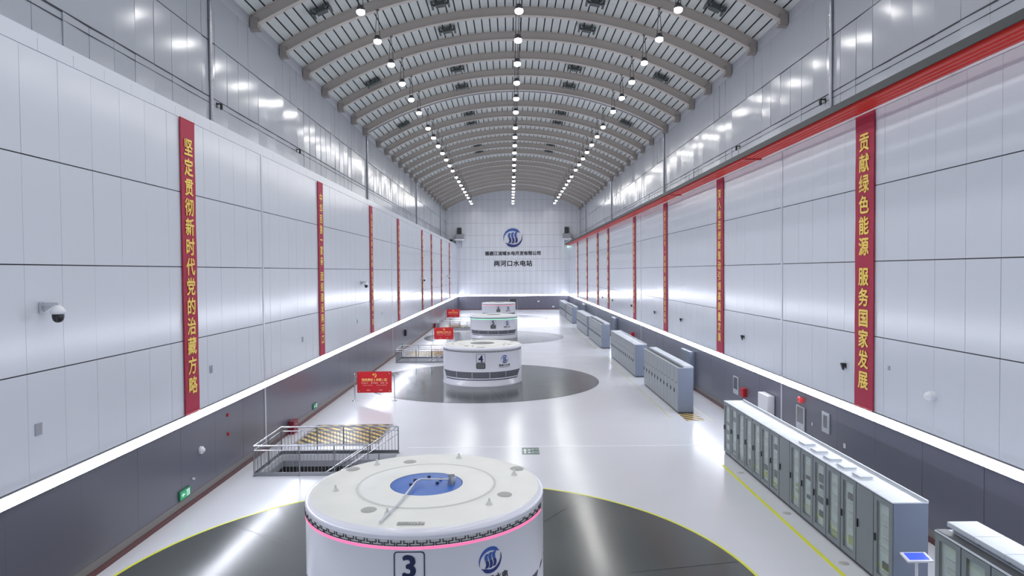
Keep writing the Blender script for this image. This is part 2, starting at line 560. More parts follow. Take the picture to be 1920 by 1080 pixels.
mb = MB(); mb.box(-XU - 0.2, XU + 0.2, Y0 - 0.3, Y0, -0.25, 24.6)
tag(mb.build('wall_rear', M['wall']), 'plain pale wall closing the hall behind the viewpoint', 'wall', kind='structure')
mb = MB()
for u0, u1, z0, z1 in ((-0.95, -0.8, 0, 2.3), (0.6, 0.75, 0, 2.3), (-0.95, 0.75, 2.2, 2.35)):
    mb.box(u0, u1, Y1 - 0.09, Y1 - 0.05, z0, z1, 1)
mb.box(-0.8, -0.105, Y1 - 0.075, Y1 - 0.05, 0.01, 2.2, 0)
mb.box(-0.095, 0.6, Y1 - 0.075, Y1 - 0.05, 0.01, 2.2, 0)
dr = mb.build('door_1', [M['dark'], M['pipe']])
tag(dr, 'dark double door at the middle of the far end wall', 'door', kind='structure')
mb = MB(); mb.cyl((-0.18, Y1 - 0.11, 0.9), (-0.18, Y1 - 0.11, 1.3), 0.02, 8); mb.cyl((-0.02, Y1 - 0.11, 0.9), (-0.02, Y1 - 0.11, 1.3), 0.02, 8)
mb.build('door_handle', M['steel'], dr)

# vaulted roof deck: pans running along the hall with dark ribs between
mb = MB()
Rd = ARC_R + 0.55
half = math.asin((XU + 0.15) / Rd)
npan = 55
for k in range(npan):
    a0, a1 = -half + 2 * half * k / npan, -half + 2 * half * (k + 1) / npan
    g = 0.075 / Rd

    def P(a, r):
        return (r * math.sin(a), ARC_Z + r * math.cos(a))
    prof = [(a0 + g, Rd, 0), (a1, Rd, 1), (a1, Rd + 0.12, 1), (a1 + g, Rd + 0.12, 1), (a1 + g, Rd, 0)]
    for (p, r1, m1), (q, r2, m2) in zip(prof[:-1], prof[1:]):
        x0, z0 = P(p, r1); x1, z1 = P(q, r2)
        mb.add([(x0, Y0, z0), (x1, Y0, z1), (x1, Y1, z1), (x0, Y1, z0)], [(0, 1, 2, 3)], m1)
cl = mb.build('ceiling', [M['deck'], M['deck_gap']])
tag(cl, 'pale ribbed metal deck of the barrel-vaulted ceiling', 'ceiling', kind='structure')


def arch(mb, r0, r1, yw0, yw1, mi=0, n=40, xe=None):
    h_ = math.asin((xe or (XU - 0.35)) / ARC_R)
    prev = None
    for i in range(n + 1):
        a = -h_ + 2 * h_ * i / n
        cur = [(r * math.sin(a), y, ARC_Z + r * math.cos(a)) for r, y in ((r0, yw0), (r0, yw1), (r1, yw1), (r1, yw0))]
        if prev:
            mb.add(prev + cur, [(0, 1, 5, 4), (1, 2, 6, 5), (2, 3, 7, 6), (3, 0, 4, 7)], mi)
        else:
            mb.add(cur, [(0, 1, 2, 3)], mi)
        prev = cur
    mb.add(prev, [(3, 2, 1, 0)], mi)


RIBS = []
for u in range(-1, 4):
    for k in range(1, 8):
        y = 28.5 + 4.1 * k + (0.1 if k == 7 else 0) + UNIT * u
        if 3 < y < Y1 - 1:
            RIBS.append(y)
mb = MB()
arch(mb, ARC_R, ARC_R + 0.05, -0.16, 0.16)
arch(mb, ARC_R + 0.05, ARC_R + 0.5, -0.05, 0.05)
arch(mb, ARC_R + 0.5, ARC_R + 0.545, -0.14, 0.14)
rib0 = mb.build('beam', M['beam'])
mb = MB()
for s in (-1, 1):
    mb.box(*sorted((s * (XU - 0.42), s * (XU - 0.04))), -0.20, 0.20, ZA - 0.02, ZA + 0.50)
    mb.box(*sorted((s * (XU - 0.50), s * (XU - 0.04))), -0.18, 0.18, ZA - 0.10, ZA - 0.02)
seat = mb.build('beam_seat', M['beam_end'], rib0)
for i, y in enumerate(RIBS):
    rb = rib0 if i == 0 else copy_tree(rib0)
    rb.location = (0, y, 0)
    tag(rb, '%s from the viewpoint of the arched taupe steel ceiling beams' % ORD[i], 'beam', 'arched ceiling beams', 'structure')
for i, y in enumerate(q for q in JOINTS if q > 30):
    mb = MB(); arch(mb, ARC_R + 0.1, ARC_R + 0.35, y - 0.02, y + 0.06, xe=XU - 0.15)
    tag(mb.build('trim_%d' % (i + 1), M['trim']), 'thin pale arched strip closing the %s roof joint' % ORD[i], 'trim', 'roof joint strips', 'structure')

# floor joints and lines
for i, y in enumerate((28.2, 58.5, 88.8)):
    mb = MB(); mb.box(-5.0, 8.1, y - 0.05, y + 0.05, 0.0, 0.004)
    tag(mb.build('trim_%d' % (i + 11), M['white_line']), 'white joint strip across the floor, %s from the viewpoint' % ORD[i], 'trim', 'floor joint strips', 'structure')
mb = MB(); mb.box(7.55, 7.66, 3, 25.3, 0, 0.004)
tag(mb.build('floor_line', M['yellow']), 'bright yellow line on the floor before the nearest cabinet row', 'floor line', kind='structure')
for i, (a, b) in enumerate(((33.6, 58), (63, 88))):
    mb = MB(); mb.box(7.55, 7.63, a, b, 0, 0.004)
    mb.box(9.42, 9.5, a - 1, b, 0, 0.004)
    tag(mb.build('floor_line', mat('faint_yellow_%d' % i, (0.62, 0.64, 0.42), 0.3)),
        'faint worn yellow lines on the floor around the %s' % ('second pair of cabinet rows', 'third pair of cabinet rows')[i], 'floor line', kind='structure')

# ================================================================== LIGHT STRIPS
for side, nm in ((-1, 'left'), (1, 'right')):
    mb = MB()
    n = 36
    for k in range(n):
        a, b = Y0 + (Y1 - 0.12 - Y0) * k / n, Y0 + (Y1 - 0.12 - Y0) * (k + 1) / n
        prof = [(XL - 0.112, 2.72), (XL - 0.126, 2.75), (XL - 0.130, 2.85), (XL - 0.126, 2.94), (XL - 0.112, 2.972)]
        vs = [(side * x, a, z) for x, z in prof] + [(side * x, b, z) for x, z in prof]
        m_ = len(prof)
        mb.add(vs, [(i, i + 1, m_ + i + 1, m_ + i) for i in range(m_ - 1)])
    x0, x1 = sorted((side * (XL - 0.055), side * (XL - 0.112)))
    mb.box(x0, x1, Y0, Y1 - 0.12, 2.72, 2.972, 1)
    tag(mb.build('light_strip', [M['strip'], M['white']]), 'long glowing white light strip along the %s wall above the grey wainscot' % nm, 'light strip')
mb = MB()
for k in range(6):
    a, b = -XL + 0.12 + (2 * XL - 0.24) * k / 6, -XL + 0.12 + (2 * XL - 0.24) * (k + 1) / 6
    mb.box(a, b, Y1 - 0.13, Y1 - 0.12, 2.72, 2.97)
mb.box(-XL + 0.12, XL - 0.12, Y1 - 0.12, Y1 - 0.052, 2.71, 2.98, 1)
tag(mb.build('light_strip', [M['strip'], M['white']]), 'glowing white light strip across the far end wall', 'light strip')

# ================================================================== HIGH BAY LAMPS
LAMP_Y = [28.4 + 4.1 * k + UNIT * u for u in range(-1, 4) for k in range(7)]
LAMP_Y = [y for y in LAMP_Y if -3 < y < Y1 - 2.5]
ld = bpy.data.lights.new('lamp_light', 'AREA')
ld.shape = 'DISK'; ld.size = 0.36; ld.energy = LAMP_W; ld.color = (1.0, 0.985, 0.97)
root0 = {}
for xi, (x, rown) in enumerate(((-7.7, 'left'), (0.0, 'middle'), (7.75, 'right'))):
    ztop = ARC_Z + math.sqrt(ARC_R ** 2 - x * x)
    zl = 20.25
    root = thing('high_bay_lamp', 'x', 'lamp', (x, 0, zl), 0, 'high bay lamps')
    mb = MB(); mb.lathe([(0.0, 0.26), (0.10, 0.26), (0.12, 0.18), (0.19, 0.14), (0.20, 0.0), (0.17, 0.0)], 20)
    mb.build('housing', M['lamp_body'], root)
    mb = MB(); mb.lathe([(0.19, 0.0), (0.205, -0.06), (0.19, -0.14), (0.12, -0.19), (0.0, -0.20)], 20)
    mb.build('lens', M['lamp_lens'], root)
    mb = MB()
    hh = ztop - zl + (0.0 if x else 0.02)
    for sgn in (-1, 1):
        mb.cyl((sgn * 0.13, 0, 0.2), (sgn * 0.02 if x else sgn * 0.07, 0, hh), 0.018, 6)
    mb.box(-0.1, 0.1, -0.06, 0.06, hh - 0.02, hh + (0.02 if x else 0.0))
    mb.build('hanger', M['lamp_body'], root)
    lo = bpy.data.objects.new('lamp_light', ld); COL.objects.link(lo)
    lo.parent = root; lo.location = (0, 0, -0.21)
    vis = 0
    for i, y in enumerate(LAMP_Y):
        r_ = root if i == 0 else copy_tree(root)
        r_.location = (x, y, zl)
        if y > 31:
            vis += 1
            r_['group'] = 'high bay lamps'
            r_['label'] = 'bright hanging lamp in the %s ceiling row, %s from the viewpoint' % (rown, ORD[vis - 1])
        else:
            r_['label'] = 'lamp of the %s ceiling row above the viewpoint, out of the photo' % rown
            r_['group'] = 'lamps above the viewpoint'

# dark brackets under the roof deck
mb = MB()
mb.box(-0.30, 0.30, -0.22, 0.22, -0.34, -0.12)
for s in (-1, 1):
    mb.box(*sorted((s * 0.30, s * 0.42)), -0.08, 0.08, -0.28, -0.18)
    mb.box(*sorted((s * 0.42, s * 0.54)), -0.34, 0.34, -0.36, -0.1)
    mb.box(s * 0.30 - 0.05, s * 0.30 + 0.05, -0.46, -0.22, -0.3, -0.16)
brk0 = thing('ceiling_bracket', 'x', 'bracket', (0, 0, 0), 0, 'dark fixtures under the roof deck')
mb.build('frame', M['deck_gap'], brk0)
mb = MB()
for sx in (-0.2, 0.2):
    mb.cyl((sx, 0, -0.14), (sx, 0, 0.02), 0.025, 6)
mb.build('hanger', M['dark'], brk0)
spots = []
for x, yl in ((-4.5, (38.7, 42.9, 51.2, 56, 65.5, 69.6, 81.7, 86)), (4.55, (38.7, 42.9, 51.2, 56, 65.5, 69.6, 81.7, 86)),
              (-10.4, (35.0, 48.2, 62.0)), (10.4, (35.0, 47.6, 62.0))):
    for i, y in enumerate(yl):
        spots.append((x, y, i))
for k, (x, y, i) in enumerate(spots):
    o = brk0 if k == 0 else copy_tree(brk0)
    a = math.asin(x / Rd)
    o.location = (x, y, ARC_Z + Rd * math.cos(a) - 0.01)
    o.rotation_euler = (0, a, 0)
    where = ('near the left edge', 'left of the middle lamps', 'right of the middle lamps', 'near the right edge')[
        0 if x < -8 else 1 if x < 0 else 2 if x < 8 else 3]
    o['label'] = 'dark bracket fixture under the roof %s, %s from the viewpoint' % (where, ORD[i])

# ================================================================== GENERATORS
GR = 2.70
UNITS = [('3', M['pink_led'], 'pink', GY), ('4', None, '', GY + UNIT), ('5', M['green_led'], 'green', GY + 2 * UNIT), ('6', M['rose_led'], 'rose', GY + 3 * UNIT)]


def curve_T(r, a_off=0.0):
    """(u arc length, v height, w outward) on a cylinder facing the viewpoint (-Y)"""
    return lambda u, v, w_: ((r + w_) * math.sin(u / GR + a_off), -(r + w_) * math.cos(u / GR + a_off), v)


def band(mb, r, u0, u1, z0, z1, h, n=40, mi=0):
    T = curve_T(r)
    L = [(u0 + (u1 - u0) * i / n, z0) for i in range(n + 1)]
    Q = [(u0 + (u1 - u0) * i / n, z1) for i in range(n + 1)]
    mb.strip(L, Q, h, mi, T)


def rounded(w_, h_, r, n=6):
    pts = []
    for cx_, cy_, a0 in ((w_ / 2 - r, h_ / 2 - r, 0), (-w_ / 2 + r, h_ / 2 - r, 90), (-w_ / 2 + r, -h_ / 2 + r, 180), (w_ / 2 - r, -h_ / 2 + r, 270)):
        for i in range(n + 1):
            a = R(a0 + 90 * i / n)
            pts.append((cx_ + r * math.cos(a), cy_ + r * math.sin(a)))
    return pts


def generator(num, led, ledname, y):
    desc = {'3': 'white round generator housing marked 3 with pink light ring, nearest', '4': 'white round generator housing marked 4, no lit ring',
            '5': 'white round generator housing marked 5 with green light ring', '6': 'white round generator housing marked 6, farthest, rose light line'}[num]
    g = thing('generator_housing', desc, 'generator', (GX, y, 0.012), 0, 'generator housings')
    mb = MB()
    mb.lathe([(GR + 0.03, 0.0), (GR + 0.03, 0.10), (GR, 0.14), (GR, 2.40), (GR + 0.01, 2.41), (GR + 0.01, 2.46), (GR - 0.02, 2.52), (GR - 0.10, 2.545)], 128)
    mb.build('shell', M['gen'], g)
    mb = MB()
    mb.lathe([(GR - 0.10, 2.545), (1.62, 2.57), (1.60, 2.56), (1.57, 2.575), (0.84, 2.585)], 96, caps=False)
    mb.lathe([(0.84, 2.585), (0.84, 2.56)], 64, caps=False)
    mb.build('lid', M['gen_top'], g)
    mb = MB(); mb.lathe([(1.615, 2.569), (1.61, 2.577), (1.565, 2.580), (1.56, 2.572)], 96, caps=False)
    mb.build('lid_groove', M['gen_ring'], g)
    mb = MB()
    mb.lathe([(0.0, 2.580), (0.80, 2.580), (0.83, 2.575), (0.83, 2.555)], 64)
    if num == '3':
        for bx, by in ((-0.3, 0.2), (0.3, 0.25), (-0.35, -0.12), (0.25, -0.02), (0.0, 0.45)):
            mb.cyl((bx, by, 2.575), (bx, by, 2.63), 0.04, 10, 1)
    hub = mb.build('hub_plate', [M['blue'] if num == '3' else M['grey_plate'], M['navy']], g)
    if num == '3':
        hub['label'] = 'round blue hub plate'
        mb = MB()
        mb.tube([(-0.62, -2.40, 2.60), (-0.40, -1.4, 2.63), (-0.22, -0.22, 2.70), (-0.12, -0.10, 2.72), (0.53, -0.14, 2.72)], 0.022, 8)
        mb.build('pipe', M['trim'], g)
        mb = MB()
        mb.cyl((0.58, -0.10, 2.58), (0.58, -0.10, 2.80), 0.06, 12); mb.cyl((0.50, -0.10, 2.80), (0.66, -0.10, 2.80), 0.03, 8)
        mb.cyl((0.58, 0.02, 2.58), (0.58, 0.02, 2.72), 0.09, 12)
        mb.build('valve', M['pipe'], g)
    if num in '34':
        for vx, vy in ((-1.0, -1.62), (-0.67, 1.84), (1.82, -0.74), (-2.02, 1.28), (2.11, 1.2)):
            mb = MB()
            mb.lathe([(0.0, 0.012), (0.15, 0.012), (0.17, 0.0)], 24, c=(vx, vy, 2.555 + 0.012 * (1 - (math.hypot(vx, vy) - 1.6))))
            mb.build('roof_vent', M['vent'], g)
        for vx, vy in ((-2.02, -0.39), (-1.49, 1.63), (0.58, 2.17), (2.04, 0.69), (1.5, -1.35), (-0.57, -1.88)):
            mb = MB()
            mb.cyl((vx, vy, 2.55), (vx, vy, 2.63), 0.09, 12, r2=0.035); mb.cyl((vx, vy, 2.63), (vx, vy, 2.69), 0.025, 8)
            mb.build('lifting_lug', M['gen_ring'], g)
        mb = MB()
        mb.box(-0.28, 0.26, -2.46, -2.32, 2.545, 2.565, 0)
        for k in range(15):
            mb.box(-0.26 + k * 0.035, -0.245 + k * 0.035, -2.45, -2.33, 2.565, 2.575, 1)
        mb.build('slot_vent', [M['vent'], M['pipe']], g)
    # fretwork vent band
    A = R(74) * GR
    mb = MB(); band(mb, GR, -A, A, 2.24, 2.36, 0.012, 64)
    vb = mb.build('vent_band', M['mesh_band'], g)
    mb = MB()
    T = curve_T(GR + 0.012)

    def bar(u0, v0, u1, v1, t=0.010):
        mb.strip([(u0 - t, v0 - t), (u1 + t, v0 - t)], [(u0 - t, v1 + t), (u1 + t, v1 + t)], 0.01, 0, T)
    nfr = 28
    wv = 2 * A / nfr
    for k in range(nfr):
        u = -A + k * wv
        f = lambda t: u + wv * t
        bar(f(.06), 2.25, f(.06), 2.30); bar(f(.06), 2.25, f(.90), 2.25, .008); bar(f(.90), 2.25, f(.90), 2.30)
        bar(f(.06), 2.30, f(.38), 2.30, .008); bar(f(.62), 2.30, f(.90), 2.30, .008)
        bar(f(.38), 2.30, f(.38), 2.345); bar(f(.62), 2.30, f(.62), 2.345); bar(f(.38), 2.35, f(.14), 2.35, .008) if False else None
    for s in (-1, 1):
        bar(s * A - .05, 2.25, s * A + .05, 2.345, 0.01)
    mb.build('fretwork', M['fret'], vb)
    if led:
        mb = MB(); band(mb, GR, -A - 0.12, A + 0.1, 2.175, 2.215, 0.012, 64)
        mb.build('light_ring', led, g)['label'] = ledname + ' light ring'
    # number plate, display, emblem, lettering
    T = curve_T(GR + 0.004)
    mb = MB()
    o_, i_ = rounded(0.60, 0.54, 0.07), rounded(0.56, 0.50, 0.055)
    c = 1.865
    mb.strip([(u, v + c) for u, v in o_ + o_[:1]], [(u, v + c) for u, v in i_ + i_[:1]], 0.008, 0, T)
    T2 = curve_T(GR + 0.010)
    write(mb, num, 0.0, c - 0.005, 0.60, T2, bold=0.04, sx=1.0)
    mb.build('number_plate', M['navy'], g)
    mb = MB(); mb.poly([(u, v + 1.38) for u, v in rounded(0.60, 0.40, 0.09)], 0.02, 0, T)
    mb.poly([(u, v + 1.38) for u, v in rounded(0.48, 0.28, 0.03)], 0.026, 1, T)
    mb.build('display', [M['screen'], M['grey_plate']], g)
    mb = MB(); ce = R(35) * GR
    emblem(mb, ce, 1.75, 0.265, T, 0.01)
    mb.build('emblem', [M['logo_blue'], M['logo_navy']], g)
    mb = MB()
    write(mb, '雅砻江水电', ce, 1.36, 0.17, T2, bold=0.02)
    mb.strip([(ce - 0.42, 1.22), (ce, 1.22), (ce + 0.42, 1.22)], [(ce - 0.42, 1.245), (ce, 1.245), (ce + 0.42, 1.245)], 0.004, 0, T)
    mb.build('lettering', M['wall_txt'], g)
    # lower grille
    mb = MB()
    n = 40
    L, Q = [], []
    for i in range(n + 1):
        t = i / n * 2 - 1
        L.append((t * R(62) * GR, 0.55)); Q.append((t * R(70) * GR, 0.96))
    mb.strip(L, Q, 0.02, 0, curve_T(GR))
    for k in range(9):
        z = 0.60 + k * 0.042
        uu = R(62 + 8 * (z - .55) / .41) * GR - 0.05
        band(mb, GR + 0.02, -uu, uu, z, z + 0.012, 0.008, 30, 1)
    for k in (-1.5, -0.5, 0.5, 1.5):
        u = k * 1.15
        mb.strip([(u - .02, .57), (u + .02, .57)], [(u - .02, .95), (u + .02, .95)], 0.032, 2, curve_T(GR))
    mb.build('lower_grille', [M['grille'], M['dark'], M['trim']], g)
    mb = MB()
    ob, ib = R(61) * GR, R(76) * GR
    pts_lo, pts_hi = [], []
    for i in range(41):
        u = -ob + 2 * ob * i / 40
        pts_lo.append((u, 0.42)); pts_hi.append((u, 0.475))
    lo = [(-R(88) * GR, 1.04), (-ib, 0.98)] + pts_lo + [(ib, 0.98), (R(88) * GR, 1.04)]
    hi = [(-R(88) * GR, 1.07), (-ib + .02, 1.02)] + pts_hi + [(ib - .02, 1.02), (R(88) * GR, 1.07)]
    mb.strip(lo, hi, 0.012, 0, curve_T(GR))
    mb.build('accent_line', M['navy'], g)
    return g


for num, led, ln, y in UNITS:
    generator(num, led, ln, y)
    d = thing('floor_plate', 'round dark grey steel floor plate around the generator marked %s' % num, 'floor plate', (GX, y, 0), 0, 'dark round floor plates')
    mb = MB()
    nsec = 8
    for k in range(nsec):
        a0, a1 = 2 * PI * k / nsec + R(11) + 0.0012, 2 * PI * (k + 1) / nsec + R(11) - 0.0012
        n = 16
        pr = [(2.0, 0.004), (2.0, 0.010), (7.96, 0.010), (7.97, 0.004)]
        mb.lathe(pr, n, a0=a0, a1=a1, caps=False, smooth=False)
    mb.lathe([(2.0, 0.003), (7.97, 0.003)], 96, 1, caps=False, smooth=False)
    mb.build('steel_plate', [M['disc'], M['disc_gap']], d)
    if num == '3':
        mb = MB(); mb.lathe([(7.97, 0.001), (7.97, 0.011), (8.05, 0.011), (8.06, 0.001)], 128, caps=False, smooth=False)
        mb.build('yellow_border', M['yellow'], d)

# ================================================================== STAIR WELLS AND RAILINGS
def railing():
    g = thing('stair_railing', 'x', 'railing', (0, 0, 0), 0, 'stair well railings')
    x0, x1, y0, y1 = HX0 - 0.08, HX1 + 0.02, -0.08, 2.88
    xe = x1 - 0.62                       # front rail stops here
    H = 1.13
    # posts
    for x, y, h_ in [(x0, y0, H), (x0, (y0 + y1) / 2, H), (x0, y1, H), (-8.4, y0, H), (-7.1, y0, H), (xe, y0, H), (-8.6, y1, H), (-7.5, y1, H), (-6.4, y1, H), (x1, y1, H)]:
        mb = MB(); mb.cyl((x, y, 0), (x, y, h_), 0.025, 10); mb.cyl((x, y, 0), (x, y, 0.02), 0.06, 12)
        mb.build('post', M['steel_dk'], g)
    mb = MB(); mb.tube([(xe, y0, H), (x0, y0, H), (x0, y1, H), (x1, y1, H)], 0.032, 10)
    mb.build('top_rail', M['steel'], g)
    mb = MB(); mb.tube([(xe, y0, H - 0.17), (x0, y0, H - 0.17), (x0, y1, H - 0.17), (x1, y1, H - 0.17)], 0.018, 8)
    mb.build('middle_rail', M['steel'], g)
    mb = MB()
    for a, b in (((xe, y0), (x0, y0)), ((x0, y0), (x0, y1)), ((x0, y1), (x1, y1))):
        xa, xb = sorted((a[0], b[0])); ya, yb = sorted((a[1], b[1]))
        mb.box(xa - 0.012, xb + 0.012, ya - 0.012, yb + 0.012, 0.0, 0.14)
    mb.build('kick_plate', M['steel_dk'], g)
    # balusters: front, side, back
    bal = MB(); bal.cyl((0, 0, 0.13), (0, 0, H - 0.17), 0.010, 6)
    b0 = None
    pos = []
    n = int((xe - x0) / 0.132)
    pos += [(x0 + (xe - x0) * i / n, y0) for i in range(1, n)]
    n = int((x1 - x0) / 0.132)
    pos += [(x0 + (x1 - x0) * i / n, y1) for i in range(1, n)]
    pos += [(x0, y0 + (y1 - y0) * i / 20) for i in range(1, 20)]
    for x, y in pos:
        if b0 is None:
            b0 = bal.build('baluster', M['steel_dk'], g); o = b0
        else:
            o = b0.copy(); COL.objects.link(o)
        o.location = (x, y, 0)
    for yy, xs_ in ((y0 + 0.08, xe), (y1 - 0.08, x1)):
        mb = MB()
        mb.tube([(xs_, yy, H), (xs_ - 0.1, yy, H - 0.05), (xs_ - 2.6, yy, H - 1.7)], 0.026, 8)
        mb.tube([(xs_, yy, H - .3), (xs_ - 0.1, yy, H - 0.35), (xs_ - 2.6, yy, H - 2.0)], 0.018, 8)
        for q in (0.8, 1.7):
            mb.cyl((xs_ - q, yy, H - 0.05 - (q - .1) * .66), (xs_ - q, yy, H - 1.2 - (q - .1) * .66), 0.016, 6)
        mb.build('stair_handrail', M['steel'], g)
    return g


def stairwell():
    g = thing('staircase', 'x', 'staircase', (0, 0, 0), 0, 'stair wells')
    x0, x1, y0, y1 = HX0, HX1, 0.0, 2.8
    mb = MB()
    for (a, b, c_, d_) in ((x0 - 0.1, x1 + 0.1, y1, y1 + 0.1), (x0 - 0.1, x1 + 0.1, y0 - 0.1, y0), (x0 - 0.1, x0, y0, y1), (x1, x1 + 0.1, y0, y1)):
        mb.box(a, b, c_, d_, -0.5, -0.251, 0)
        mb.box(a, b, c_, d_, -4.2, -0.5, 1)  # near-black colour stands in for the unlit void below the slab edge
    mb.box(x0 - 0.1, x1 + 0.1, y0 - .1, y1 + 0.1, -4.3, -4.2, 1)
    mb.build('pit_wall', [M['pit'], M['pit_shade']], g)
    mb = MB()
    for k in range(12):
        mb.box(x1 - 0.28 * (k + 1) - 0.02, x1 - 0.28 * k, y0 + 0.05, y1 - 0.05, -0.18 * (k + 1) - 0.06, -0.18 * (k + 1))
    mb.box(x1 - 0.02, x1 - 0.001, y0 + 0.05, y1 - 0.05, -0.25, -0.12)
    mb.build('steps', M['grey_plate'], g)
    return g


rl0, sw0 = railing(), stairwell()
for k, (h0, h1) in enumerate(HOLES):
    wh = ('behind the nearest generator marked 3', 'beside the generator marked 4', 'beside the generator marked 5')[k]
    wh2 = ('nearest', 'middle', 'farthest')[k]
    a, b = (rl0, sw0) if k == 0 else (copy_tree(rl0), copy_tree(sw0))
    a.location = (0, h0, 0); b.location = (0, h0, 0)
    a['label'] = 'steel stair railing by the left wall, %s' % wh.replace('behind the nearest', 'behind the').replace('beside', 'behind and left of')
    b['label'] = 'open stairwell inside the %s steel railing by the left wall' % wh2
    # striped hatch behind each railing
    mb = MB(); mb.box(-1.89, 1.89, -1.85, 1.85, 0.0, 0.012, 1)
    mb.box(-1.75, 1.75, -1.71, 1.71, 0.012, 0.02, 0)
    ht = mb.build('floor_hatch', [M['hazard'], M['hatch_edge']])
    ht.location = (-8.26, 30.75 + UNIT * k, 0)
    tag(ht, 'floor hatch with yellow and black stripes behind the %s stair railing' % wh2, 'hatch', 'striped floor hatches')

# ================================================================== BANNERS
LEFT_TXT = ['坚定贯彻新时代党的治藏方略', '中华民族一家亲 团结建设两河口', '不忘初心牢记使命 担当作为争创一流', '安全第一预防为主 生态优先绿色发展',
            '建设一流企业 服务国家发展', '绿色发展 造福人民', '团结协作 拼搏奉献', '清洁能源 美好生活']
RIGHT_TXT = ['贡献绿色能源 服务国家发展', '深入推进创新驱动引领高质量发展', '坚持生态优先 一流标准 建设清洁能源基地', '精益运行保障安全 智慧管理提升效益',
             '勇于创新 追求卓越', '团结协作 拼搏奉献', '清洁能源 美好生活', '绿色发展 造福人民']
BAN_Y = [(21.5, 36.4, 49.6, 61.6, 78.2, 87.3, 99.8, 113.0), (21.35, 36.1, 48.9, 61.2, 77.6, 87.0, 99.2, 113.0)]
for si, side in enumerate((-1, 1)):
    for i, y in enumerate(BAN_Y[si]):
        hw = 0.46 if si == 0 else 0.55
        z0, z1 = 3.02, 12.48
        g = thing('wall_banner', 'tall crimson banner with yellow characters on the %s wall, %s from the viewpoint' % (('left', 'right')[si], ORD[i]),
                  'banner', (side * (XL - 0.06), y, 0), 0, 'crimson wall banners')
        mb = MB()
        n = 24
        for k in range(n):
            za, zb = z0 + (z1 - z0) * k / n, z0 + (z1 - z0) * (k + 1) / n
            wa, wb = 0.006 * math.sin(k * 1.1 + i), 0.006 * math.sin((k + 1) * 1.1 + i)
            for (p, q) in ((-hw, 0), (0, hw)):
                xa, xb = -side * (0.035 + wa), -side * (0.035 + wb)
                mb.add([(xa, p, za), (xa, q, za), (xb, q, zb), (xb, p, zb), (0, p, za), (0, q, za), (0, q, zb), (0, p, zb)],
                       [(0, 1, 2, 3), (4, 7, 6, 5), (0, 4, 5, 1), (3, 2, 6, 7), (0, 3, 7, 4), (1, 5, 6, 2)])
        mb.build('cloth', M['banner'], g)
        mb = MB()
        txt = (LEFT_TXT if si == 0 else RIGHT_TXT)[i]
        nn = sum(0.45 if c_ == ' ' else 1 for c_ in txt)
        pit = 8.35 / nn
        size = min(0.62 if si == 0 else 0.72, pit * 0.92)
        T = lambda u, v, w_, s=side: (-s * (0.048 + w_), s * -u, v)
        write(mb, txt, 0, (z0 + z1) / 2 + 0.0, size, T, pitch=pit, vertical=True, bold=0.028, gap=0.45)
        mb.build('lettering', M['banner_txt'], g)
        mb = MB()
        for zz in (z0, z1):
            mb.cyl((-side * 0.03, -hw - 0.02, zz), (-side * 0.03, hw + 0.02, zz), 0.022, 8)
        mb.build('batten', M['red'], g)

# ================================================================== END WALL EMBLEM, LETTERS, PLATFORMS
Te = lambda u, v, w_: (u, Y1 - 0.06 - w_, v)
mb = MB(); emblem(mb, -0.05, 14.12, 1.85, Te, 0.12)
em = mb.build('wall_emblem', [M['logo_blue'], M['logo_navy']])
tag(em, 'large round blue emblem of crescents and waves on the end wall', 'emblem')
Tw = lambda u, v, w_: (u, Y1 - 0.09 - w_ * 4, v)
mb = MB(); write(mb, '雅砻江流域水电开发有限公司', -0.05, 11.08, 0.86, Tw, pitch=0.845, bold=0.035)
tag(mb.build('wall_lettering', M['wall_txt']), 'upper line of thirteen dark characters under the blue emblem', 'lettering')
mb = MB(); write(mb, '两河口水电站', -0.05, 9.1, 1.22, Tw, pitch=1.27, bold=0.03)
tag(mb.build('wall_lettering', M['wall_txt']), 'lower line of six larger dark characters on the end wall', 'lettering')
for s, nm in ((-1, 'left'), (1, 'right')):
    g = thing('wall_platform', 'small white platform with grey louvred unit high on the end wall, %s of the emblem' % nm, 'platform', (s * 10.45, Y1 - 0.06, 13.6), 0, 'end wall platforms')
    mb = MB(); mb.box(-0.9, 0.9, -1.6, 0, 0, 0.3)
    for x in (-0.6, 0.6):
        mb.add([(x - .08, 0, 0), (x + .08, 0, 0), (x + .08, -1.3, 0), (x - .08, -1.3, 0), (x - .08, 0, -1.4), (x + .08, 0, -1.4)],
               [(0, 1, 2, 3), (0, 4, 5, 1), (3, 2, 5, 4), (0, 3, 4), (1, 5, 2)])
    mb.build('slab', M['white'], g)
    mb = MB(); mb.bbox(-0.75, 0.85, -1.2, -0.05, 0.3, 1.25, 0.04); mb.box(-.55, .7, -1.22, -1.2, 0.45, 0.95)
    mb.build('equipment_box', M['pipe'], g)
    mb = MB(); mb.box(-0.45 if s < 0 else -0.35, 0.35 if s < 0 else 0.45, -0.5, 0, 1.3, 2.55)
    for k in range(9):
        mb.box(-0.42, 0.42, -0.54, -0.5, 1.36 + k * 0.13, 1.42 + k * 0.13)
    mb.build('louvre', M['dark'], g)
    mb = MB(); mb.bbox(-0.28, 0.28, -0.4, 0.4, 0.0, 0.95, 0.03); mb.cyl((0, -0.4, 0.55), (0, -0.62, 0.55), 0.16, 14); mb.box(-.34, .34, -.45, .45, 0, 0.1)
    o = mb.build('crane_buffer', M['black'], loc=(s * 12.1, Y1 - 1.0, ZT))
    tag(o, 'black buffer block on the %s wall ledge beside the end wall' % nm, 'buffer', 'black ledge buffers')
mb = MB(); mb.lathe([(0.0, -0.05), (0.1, -0.05), (0.13, 0.02), (0.13, 0.1), (0.05, 0.14), (0, 0.14)], 16)
mb.box(-0.03, 0.03, 0.0, 0.5, 0.1, 0.16)
